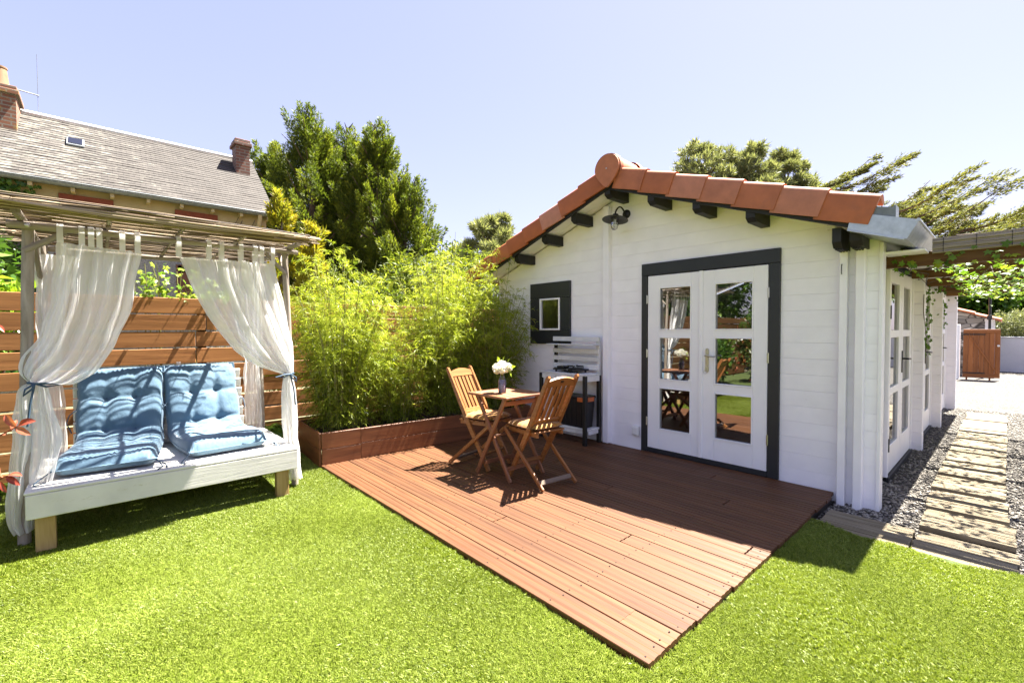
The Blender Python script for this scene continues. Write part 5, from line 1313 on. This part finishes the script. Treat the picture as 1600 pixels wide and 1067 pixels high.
# skylight
a = math.atan2(5.89-4.03, 2.22); zsl = 4.9; xsl = WX+.22-(zsl-4.03)/math.tan(a)
SM = Matrix.Translation((xsl, -.38, zsl+.03)) @ Matrix.Rotation(a, 4, 'Y')
put('skylight', cboxm(.34, .27, .05, .006, M_lead), M_lead, oh, Matrix.Translation((xsl-.35, -.30, zsl+.30+.03)) @ Matrix.Rotation(a, 4, 'Y'))
put('skylight_glass', cboxm(.27, .21, .006, 0, M_glass), M_glass, oh, Matrix.Translation((xsl-.35+.02, -.30, zsl+.30+.06)) @ Matrix.Rotation(a, 4, 'Y'))
an = thing('aerial', 'thin television aerial with a crossbar beside the big chimney', 'aerial', (WX-2, -.75, 5.9))
mb = MB(); mb.tube([(WX-2.05, -.88, 5.9), (WX-2.05, -.88, 7.2)], .006, 5); mb.put('mast', M_lead, an, 60)
mb = MB(); mb.tube([(WX-2.05, -.86, 6.33), (WX-2.05, -1.25, 6.36)], .014, 5); mb.put('crossbar', M_lead, an, 60)
iv = thing('wall_ivy', 'dark ivy growing up the farmhouse wall under the gutter', 'ivy', (WX+.1, -1.2, -.1))
k = 3000; P = np.stack([WX+.12+rng.random(k)*.15, -1.35+rng.normal(0, .33, k), rng.uniform(.5, 3.95, k)], 1); P = P[P[:, 1] < -.72]
star_leaves(P, np.stack([np.ones(len(P)), rng.normal(0, .5, len(P)), rng.normal(.3, .4, len(P))], 1), .055, M_bush, 'leaves', iv, kind='stuff')
iv2 = thing('bare_creeper', 'thin bare creeper stems on the cream farmhouse wall end', 'creeper', (WX+.05, 2.4, -.1))
mb = MB()
for q in range(26):
    y = 2.0+rng.random()*.5; p = [(WX+.075, y, 2.3+rng.random()*.6)]
    for _ in range(5): y += rng.uniform(-.02, .13); p.append((WX+.075, y, p[-1][2]+rng.uniform(.12, .3)))
    p = [(a_, min(b_, 2.95), min(c_, 3.93)) for a_, b_, c_ in p]; mb.tube(p, .006, 4)
mb.put('stem', M_bark, iv2, fix=False, kind='stuff')

# ------------------------------------------------------------------ trees
FWD = Vector((-.7398, .6729, 0)); RGT = Vector((.6729, .7398, 0))
def gpos(px, depth): v = FWD*depth+RGT*((px-800)/707.9*depth); return np.array([v.x, v.y, -.1])
def zat(py, depth): return 1.3+(516-py)/707.9*depth

def conifer(pos, h, rad, label, seed, n=15000, mat=None, group=None, base=.12, peak=.85, name='cypress_tree', size=.17, ups=.5, lobes=26, full=1.7):
    """a trunk with many ascending limbs, each carrying flat sprays"""
    r = np.random.default_rng(seed); t = thing(name, label, 'tree', tuple(pos), 0, group); mat = mat or M_con
    mb = MB(); mb.tube([(pos[0], pos[1], pos[2]), (pos[0]+.05, pos[1], pos[2]+h*.5), (pos[0], pos[1]+.05, pos[2]+h*.97)], [h*.022, h*.014, .006], 8)
    lim = []
    for i in range(lobes):
        f = base+(1-base)*((i+r.random())/lobes); z = h*f; prof = (1-((f-base)/(1-base))**full)**.75*(.55+.45*min(1, (f-base)/.16+.25))
        a = i*2.4+r.normal()*.5; L = rad*prof*r.uniform(.72, 1.12)+.12; up = .25+.75*f+r.normal()*.12
        p0 = np.array([0, 0, z-L*up*.5]); p1 = np.array([np.cos(a)*L, np.sin(a)*L, z+L*up*.35]); lim.append((p0, p1, L))
        mb.tube([pos+p0, pos+(p0+p1)/2+np.array([0, 0, -.04*L]), pos+p1*.9+p0*.1], [.035*h/8, .02*h/8, .008], 5)
    mb.put('trunk', M_bark, t, 60, fix=False)
    # pointed plumes all through the crown, each a tapering spike of small sprays
    npl = int(lobes*3.4); f = base+(1-base)*r.random(npl)**.85*.97; g = (f-base)/(1-base)
    prof = rad*(1-g**full)**.8*(.6+.4*np.minimum(1, g/.16+.25)); a = r.uniform(0, 6.283, npl); u = r.uniform(.18, 1.0, npl)**.55
    out = np.stack([np.cos(a), np.sin(a), np.zeros(npl)], 1); p0 = out*(prof*u*.80)[:, None]+np.array([0, 0, 1.])*(h*f*.90)[:, None]
    axd = unit(out*(.95-.55*g)[:, None]+np.array([0, 0, 1.])*(.35+ups*g)[:, None]+r.normal(size=(npl, 3))*.22)
    pl_ = rad*r.uniform(.38, .80, npl)*(.75+.25*u); pl_[:4] *= 1.25; p0[:4] = np.stack([r.normal(0, .10*rad, 4), r.normal(0, .10*rad, 4), h-pl_[:4]*r.uniform(.95, 1.5, 4)], 1); p0[0, :2] *= .2; p0[0, 2] = h-pl_[0]; axd[:4] = unit(np.array([0, 0, 1.])+r.normal(size=(4, 3))*.14)
    k = r.choice(npl, n, p=pl_/pl_.sum()); t_ = r.beta(1.15, 1.25, n)
    rr_ = (.23*pl_[k]*(1-t_)**.85+.012)*np.sqrt(r.random(n)); rd = unit(np.cross(axd[k], r.normal(size=(n, 3))))
    Pp = [p0[k]+axd[k]*(pl_[k]*t_)[:, None]+rd*rr_[:, None]]; Dd = [axd[k]*.9+rd*.75+r.normal(size=(n, 3))*.25]
    ptone = r.normal(0, .12, npl)[k]+.22*(t_-.5)
    Pp = np.concatenate(Pp)+pos; Dd = np.concatenate(Dd); tone = np.clip(r.normal(.42, .17, len(Pp))+ptone, 0, 1)
    ok = Pp[:, 2] > pos[2]+.25; Pp, Dd, tone = Pp[ok], Dd[ok], tone[ok]
    leaves('crown', Pp, Dd, size*r.uniform(.6, 1.3, len(Pp)), size*.24*r.uniform(.7, 1.3, len(Pp)), mat, t, tone, .25, .0, .4)
    return t
D0 = 14.5
cg = 'row of tall cypresses behind the farmhouse end'
for (px, py, dd, rr, seed, lab) in ((432, 228, 14.8, 1.15, 1, 'shorter cypress next to the farmhouse gable end'), (489, 168, 14.2, 1.35, 2, 'tallest pointed cypress of the row beyond the bamboo'),
        (548, 196, 15.2, 1.3, 3, 'cypress in the middle of the row, just lower than the tallest'), (592, 192, 14.4, 1.2, 4, 'narrow pointed cypress right of the tallest pair'), (632, 276, 14.0, 1.2, 5, 'lowest cypress at the cabin end of the row'), (518, 215, 16.6, 1.5, 6, 'cypress standing behind the tallest one'), (572, 238, 16.8, 1.5, 7, 'cypress standing behind the narrow pointed one')):
    p = gpos(px, dd); conifer(p, zat(py, dd)+.1, rr*1.22, lab.replace('right of', 'beyond'), seed, 60000, group=cg, base=.12, size=.105, lobes=64, ups=1.1, full=2.4)
for (px, py, dd, rr, seed, lab) in ((440, 300, 9.2, .62, 21, 'taller golden thuja bush by the reed roof end'), (490, 348, 9.0, .55, 22, 'lower golden thuja bush behind the bamboo')):
    p = gpos(px, dd); conifer(p, zat(py, dd)+.1, rr, lab, seed, 9000, M_gold, 'golden thujas behind the fence', .05, name='thuja_bush', size=.12, ups=.9, lobes=24)
def bush(pos, rx, ry, h, label, seed, n, mat, leaf=.09, wr=.45, z0=.0, name='shrub', cat='shrub', group=None, flat=.5, lobes=9, star=False):
    r = np.random.default_rng(seed); pos = np.array(pos, float); t = thing(name, label, cat, tuple(pos), 0, group)
    mb = MB(); C_ = []
    for i in range(lobes):
        a = r.uniform(0, 6.28); q = np.sqrt(r.random())*.7; c = np.array([np.cos(a)*rx*q, np.sin(a)*ry*q, z0+(h-z0)*r.uniform(.35, .82)]); C_.append(c)
        mb.tube([pos+np.array([0, 0, .0]), pos+c*np.array([.4, .4, .5]), pos+c], [.02+.01*h, .012, .005], 5)
    mb.put('stem', M_bark, t, 60, fix=False)
    k = r.integers(0, lobes, n); d = unit(r.normal(size=(n, 3))); rad = np.stack([np.full(n, rx*.52), np.full(n, ry*.52), np.full(n, (h-z0)*.30)], 1)
    sh_ = r.uniform(.35, 1.0, n)**.5; P = np.array(C_)[k]+d*rad*sh_[:, None]*(1+.25*np.sin(d[:, :1]*7+k[:, None])*np.sin(d[:, 2:]*6))
    ok = P[:, 2] > .03; P = P[ok]+pos; d = d[ok]; D = d*.6+r.normal(size=d.shape)*.6+np.array([0, 0, .15]); tn = np.clip(r.normal(.45, .25, len(P)), 0, 1)
    L = leaf*r.uniform(.6, 1.3, len(P))
    if star: star_leaves(P, d+np.array([0, 0, .5]), L*.6, mat, 'foliage', t, tn)
    else: leaves('foliage', P, D, L, L*wr, mat, t, tn, .18, .1)
    return t
bush(gpos(612, 11.5), 1.0, 1.0, 3.0, 'dark conifer hedge filling the gap behind the bamboo', 31, 9000, M_con, .16, .3, name='hedge_bush', lobes=14)
bush(gpos(560, 9.4), .9, .9, 2.6, 'bushy green hedge shrub behind the first bamboo clump', 37, 7000, M_con, .14, .35, name='hedge_bush', lobes=12)
bush(gpos(690, 11), 1.0, 1.0, zat(388, 11), 'yellowish hedge bush rising above the second bamboo clump', 32, 9000, M_con, .15, .3, name='hedge_bush', lobes=14)
bush(gpos(745, 12), .8, .8, zat(398, 12), 'small hedge bush between bamboo top and cabin roof', 33, 6000, M_con, .15, .3, name='hedge_bush', lobes=10)
def pine(pos, h, rad, label, seed, n, group, crown=.45, needle=.30, flatness=.55, lobes=16):
    r = np.random.default_rng(seed); t = thing('pine_tree', label, 'tree', tuple(pos), 0, group); mb = MB()
    mb.tube([pos, pos+np.array([.1, 0, h*.5]), pos+np.array([0, .1, h*.93])], [h*.02, h*.014, h*.004], 8); C_ = []
    for i in range(lobes):
        a = i*2.399; f = (i+.5)/lobes; z = h*(crown+(1-crown)*f**.9); R_ = rad*(1-.75*f**2.2)*r.uniform(.55, 1.05)*(1 if f > .1 else .7)
        c = np.array([np.cos(a)*R_, np.sin(a)*R_, z-.02*h+r.normal()*.02*h]); C_.append((c, (.42 if lobes < 30 else .33)*rad*(1-.45*f)*r.uniform(.75, 1.2)))
        mb.tube([pos+np.array([0, 0, z-.07*h]), pos+c*np.array([.5, .5, 1])-np.array([0, 0, .05*h]), pos+c], [.006*h, .004*h, .002*h], 5)
    mb.put('trunk', M_bark, t, 60, fix=False); Pp = []; Dd = []
    for c, s in C_:
        nt_ = n//lobes//14; d = unit(r.normal(size=(nt_, 3))); d[:, 2] = d[:, 2]*.7+.15; tip = c+d*s*r.uniform(.35, 1.05, (nt_, 1))*np.array([1, 1, flatness])
        k = np.repeat(np.arange(nt_), 14); nd = d[k]*.8+r.normal(size=(len(k), 3))*.75+np.array([0, 0, .45]); Pp.append(tip[k]); Dd.append(nd)
    Pp = np.concatenate(Pp)+pos; Dd = np.concatenate(Dd); tn = np.clip(r.normal(.45, .22, len(Pp)), 0, 1)
    leaves('crown', Pp, Dd, needle*r.uniform(.7, 1.2, len(Pp)), needle*.12, M_pine, t, tn, .1)
    return t
for (px, py, dd, rr, sd, lab) in ((762, 338, 42, 2.3, 41, 'bigger of two distant pines above the bamboo'), (783, 343, 43, 1.7, 42, 'slim distant pine nearest the cabin roof edge'), (726, 384, 44, 2.0, 43, 'low distant pine top just over the hedge')):
    pine(gpos(px, dd), zat(py, dd)+.1, rr, lab, sd, 7000, 'distant pines', .5, .75, .6, 14)
for (px, py, dd, rr, sd, lab) in ((1095, 236, 25, 2.7, 44, 'grey green pine crown above the middle of the cabin roof'), (1165, 232, 24, 2.3, 45, 'tallest pine crown behind the roof, next to the other pine'), (1222, 244, 24.5, 2.1, 46, 'pine crown beside the wind swept cypress')):
    pine(gpos(px, dd), zat(py, dd)+.1, rr, lab, sd, 26000, 'pines behind the cabin', .50, .34, .95, 40)
def sweeping(pos, h, rad, label, seed, n, branches):
    """windswept cypress: long plumes leaning one way"""
    r = np.random.default_rng(seed); t = thing('windswept_cypress', label, 'tree', tuple(pos), 0, 'windswept cypresses behind the roof'); mb = MB()
    lean = np.array(RGT)
    mb.tube([pos, pos+np.array([0, 0, h*.45])+lean*.2, pos+np.array([0, 0, h*.62])+lean*.5], [.22, .16, .06], 8); Pp = []; Dd = []
    for b_ in range(branches):
        f = r.uniform(.42, .97)**.8; s0 = pos+np.array([0, 0, h*f*.80])+lean*.5*f; a = r.normal(0, .75); out = lean*math.cos(a)+np.array(FWD)*math.sin(a)
        L = rad*r.uniform(.6, 1.15); rise = (.55-.15*abs(a))*L*r.uniform(.5, 1.1)
        ts = np.linspace(0, 1, 9); pts = s0+out*(L*ts)[:, None]+np.array([0, 0, 1.])*(rise*ts**1.25)[:, None]
        pts[:, 2] -= .10*L*np.sin(ts*3.1); mb.tube(pts.tolist(), [.05*(1-.85*q)+.006 for q in ts], 5)
        m_ = n//branches; npl = 15; ps = r.uniform(.18, 1.0, npl); k = r.integers(0, npl, m_); u = r.random(m_)
        base = np.stack([np.interp(ps[k], ts, pts[:, i]) for i in range(3)], 1)
        side = unit(np.cross(out, [0, 0, 1.]))*r.choice([-1, 1], npl)[:, None]*r.uniform(.1, .7, (npl, 1))+out*1.0+np.array([0, 0, .42])*r.uniform(.3, 1.3, (npl, 1)); side = unit(side)
        q = base+side[k]*(L*.22*u)[:, None]+r.normal(size=(m_, 3))*(.045*L*(1-u*.8))[:, None]*np.array([.8, .8, .6]); Pp.append(q); Dd.append(side[k]+r.normal(size=(m_, 3))*.35)
    mb.put('trunk', M_bark, t, 60, fix=False); Pp = np.concatenate(Pp); Dd = np.concatenate(Dd)
    leaves('crown', Pp, Dd, .14*r.uniform(.6, 1.4, len(Pp)), .036, M_mont, t, np.clip(r.normal(.45, .22, len(Pp)), 0, 1), .25)
sweeping(gpos(1240, 21), zat(212, 21), 3.0, 'windswept cypress just behind the end of the tiled roof', 51, 46000, 36)
sweeping(gpos(1345, 19), zat(240, 19), 3.2, 'windswept cypress with plumes leaning out over the zinc eave', 52, 46000, 36)
sweeping(gpos(1462, 18), zat(292, 18), 3.1, 'lower windswept cypress rising over the pergola roof', 53, 46000, 36)

# ------------------------------------------------------------------ shrubs and garden plants
for i, (px, dd, w_, h_, lab) in enumerate(((1505, 26, 1.8, 5.0, 'leafy tree behind the stone shed roof'), (1560, 27, 2.0, 5.4, 'big leafy tree beyond the white boundary wall'), (1620, 26, 2.0, 5.0, 'leafy tree beyond the boundary wall, farthest from the cabin'))):
    bush(gpos(px, dd), w_, w_, h_, lab, 60+i, 9000, M_bush, .26, .6, .6, 'leafy_tree', 'tree', 'leafy trees beyond the yard', lobes=16)
bush(gpos(1592, 23.2), 1.25, 1.1, 2.2, 'silvery olive bush looking over the white boundary wall', 66, 8000, M_olive, .16, .25, .1, 'olive_bush', lobes=14)
# vine sprays along the fence top
for (y, h_, wd, sd, lab) in ((.52, .36, .30, 71, 'lime leaved climber peeping over the fence between the curtains'), (.95, .22, .2, 72, 'small climber tuft on the fence top near the tied curtain')):
    t = thing('climber', lab, 'climber', (FX-.12, y, 1.2), 0); mb = MB(); P = []; Dn = []
    for q in range(16):
        yy = y+rng.normal(0, wd*.6); hh = h_*rng.uniform(.2, 1.0); x = FX-.1+rng.normal(0, .05); p = [(FX-.14, yy, .6), (x, yy+rng.normal(0, .03), 1.60+hh*.5), (x+rng.normal(0, .06), yy+rng.normal(0, .08), 1.60+hh)]
        mb.tube(p, .003, 4)
        for s in range(9): f = rng.random(); P.append((x+rng.normal(0, .05), yy+rng.normal(0, .06), 1.60+hh*f+rng.normal(0, .02))); Dn.append((rng.normal(.4, .5), rng.normal(0, .5), rng.uniform(.2, 1)))
    mb.put('stem', M_culm, t, 60, fix=False, kind='stuff'); star_leaves(np.array(P), np.array(Dn), rng.uniform(.022, .048, len(P)), M_ivy, 'leaves', t, rng.uniform(.35, 1, len(P)))
bush((-6.0, -.78, -.1), .32, .45, 1.95, 'lime green shrub showing over the fence beside the canopy post', 73, 1500, M_lime, .12, .38, 1.2, 'laurel_shrub', lobes=9)
bush((-6.9, -1.1, -.1), .5, .7, 2.6, 'darker leafy shrub behind the lime green one', 74, 1800, M_bush, .13, .4, 1.0, 'leafy_shrub', lobes=9)
bush((-5.25, 1.36, -.04), .16, .13, .36, 'small ivy plant on the ground between bed and planter', 75, 130, M_ivy, .07, .8, .05, 'ground_ivy', 'ivy', lobes=6, star=True)
bush((-5.25, -.62, -.04), .14, .2, .22, 'small green weeds at the foot of the fence beside the bed', 76, 120, M_ivy, .06, .8, .03, 'ground_weed', 'weed', lobes=5, star=True)
# red tipped photinia, its shoots reaching into the picture
ph = thing('red_photinia', 'red leaved photinia shoots reaching in beside the day bed', 'shrub', (-3.1, -1.02, -.04)); mb = MB(); P = []; D_ = []; Ls = []; Tn = []
def shoot(p, q, leaves_):
    mb.tube([p, ((p[0]+q[0])/2+.02, (p[1]+q[1])/2, (p[2]+q[2])/2+.03), q], [.006, .0045, .002], 6)
    for (f, d, L, tn) in leaves_:
        b_ = np.array(p)*(1-f)+np.array(q)*f; P.append(b_); D_.append(d); Ls.append(L); Tn.append(tn)
rv = np.array(RGT); upv = np.array([0, 0, 1.])
def px3(px, py, d): v = np.array(FWD)*d+rv*((px-800)/707.9*d)+upv*((516-py)/707.9*d); return v+np.array([0, 0, 1.3])
dN = 2.35
shoot(tuple(px3(-70, 730, dN)), tuple(px3(24, 664, dN)), [(1, rv*1+upv*.45, .105, .35), (.97, -rv*.5+upv*.75, .10, .75), (.95, rv*.9-upv*.25, .085, .9), (.9, -rv*.25+upv*.9+np.array(FWD)*.6, .07, .8), (.8, rv*.5+upv*.2-np.array(FWD)*.5, .06, .9), (.62, -rv*.2-upv*.8, .08, .95), (.55, -rv*.4+upv*.7, .09, .5)])
shoot(tuple(px3(-60, 790, dN)), tuple(px3(6, 742, dN)), [(1, rv*1+upv*.12, .075, .6), (.95, rv*.7-upv*.3, .08, .2), (.9, -rv*.2+upv*.8, .07, .9), (.8, rv*.4-upv*.6, .06, .3), (.7, -rv*.5+upv*.2, .08, .5)])
shoot(tuple(px3(-50, 560, dN)), tuple(px3(-6, 505, dN)), [(1, rv*.5-upv*.35, .055, .4), (.95, rv*.2+upv*.8, .06, .8), (.9, -rv*.6+upv*.4, .08, .6)])
mb.put('stem', M_red, ph, 60, fix=False)
V = []; F = []; T = []
for p_, d_, L_, t_ in zip(P, D_, Ls, Tn):
    d_ = np.array(d_, float); d_ /= np.linalg.norm(d_); sd = np.cross(d_, rng.normal(size=3)*.35+np.array(FWD)*-1.0+upv*.4); sd /= np.linalg.norm(sd); nm = np.cross(sd, d_); k = len(V)
    for q, tt in enumerate(np.linspace(0, 1, 8)):
        wq = L_*.19*math.sin(math.pi*min(1, tt*.93+.04))**.75*(1 if 0 < q < 7 else .12); c_ = p_+d_*L_*tt-upv*.16*L_*tt**2+nm*.07*L_*math.sin(tt*3.1)
        for e in (-1, -.5, 0, .5, 1): V.append(c_+sd*wq*e+nm*(abs(e)*.32*wq+.05*wq*math.sin(q*2.1+e*3)))
    for q in range(7):
        for e in range(4): F.append((k+q*5+e, k+q*5+e+1, k+q*5+6+e, k+q*5+5+e)); T.append(min(1, max(0, t_+(.12 if e in (1, 2) else -.1))))
put('shoot_leaf', npmesh(np.array(V), np.array(F), np.array(T), True), M_red, ph)
bush((-3.35, -1.45, -.04), .42, .42, 1.5, 'bronze tipped photinia bush mirrored in the door glass', 77, 2600, M_photb, .09, .4, .1, 'photinia_bush', lobes=10)
for i, (x, y, rx, h, m_, lab) in enumerate(((-4.7, -2.2, .55, 1.35, M_bush, 'green border shrub mirrored in the door glass, nearer the bed'), (-4.2, -3.4, .6, 1.5, M_photb, 'red tipped border shrub mirrored in the door glass'), (-3.5, -4.2, .6, 1.2, M_lime, 'yellow green border shrub mirrored in the door glass'), (-7.4, -4.0, 1.9, 5.0, M_bush, 'leafy garden tree beyond the fence mirrored in the door glass'), (-7.6, -6.6, 2.2, 5.6, M_bush, 'second leafy garden tree mirrored in the door glass'), (-7.6, -9.4, 2.4, 5.8, M_bush, 'third leafy garden tree, the farthest along the fence'), (-4.6, -5.6, .9, 1.9, M_bush, 'tall border shrub closing the end of the lawn'))):
    bush((x, y, -.05), rx, rx, h, lab, 80+i, 3200 if h < 3 else 7000, m_, .10 if h < 2 else .2, .45, .1, 'garden_shrub' if h < 3 else 'garden_tree', 'shrub' if h < 3 else 'tree', lobes=10)
tag(leaves("fallen_leaf", np.array([px3(519, 1003, 1.86)])*np.array([1, 1, 0])+np.array([0, 0, -.012]), np.array([[.5, .5, .25]]), .028, .010, M_petal, None, np.array([.9])), "tiny pale fallen leaf lying on the open lawn", "leaf")
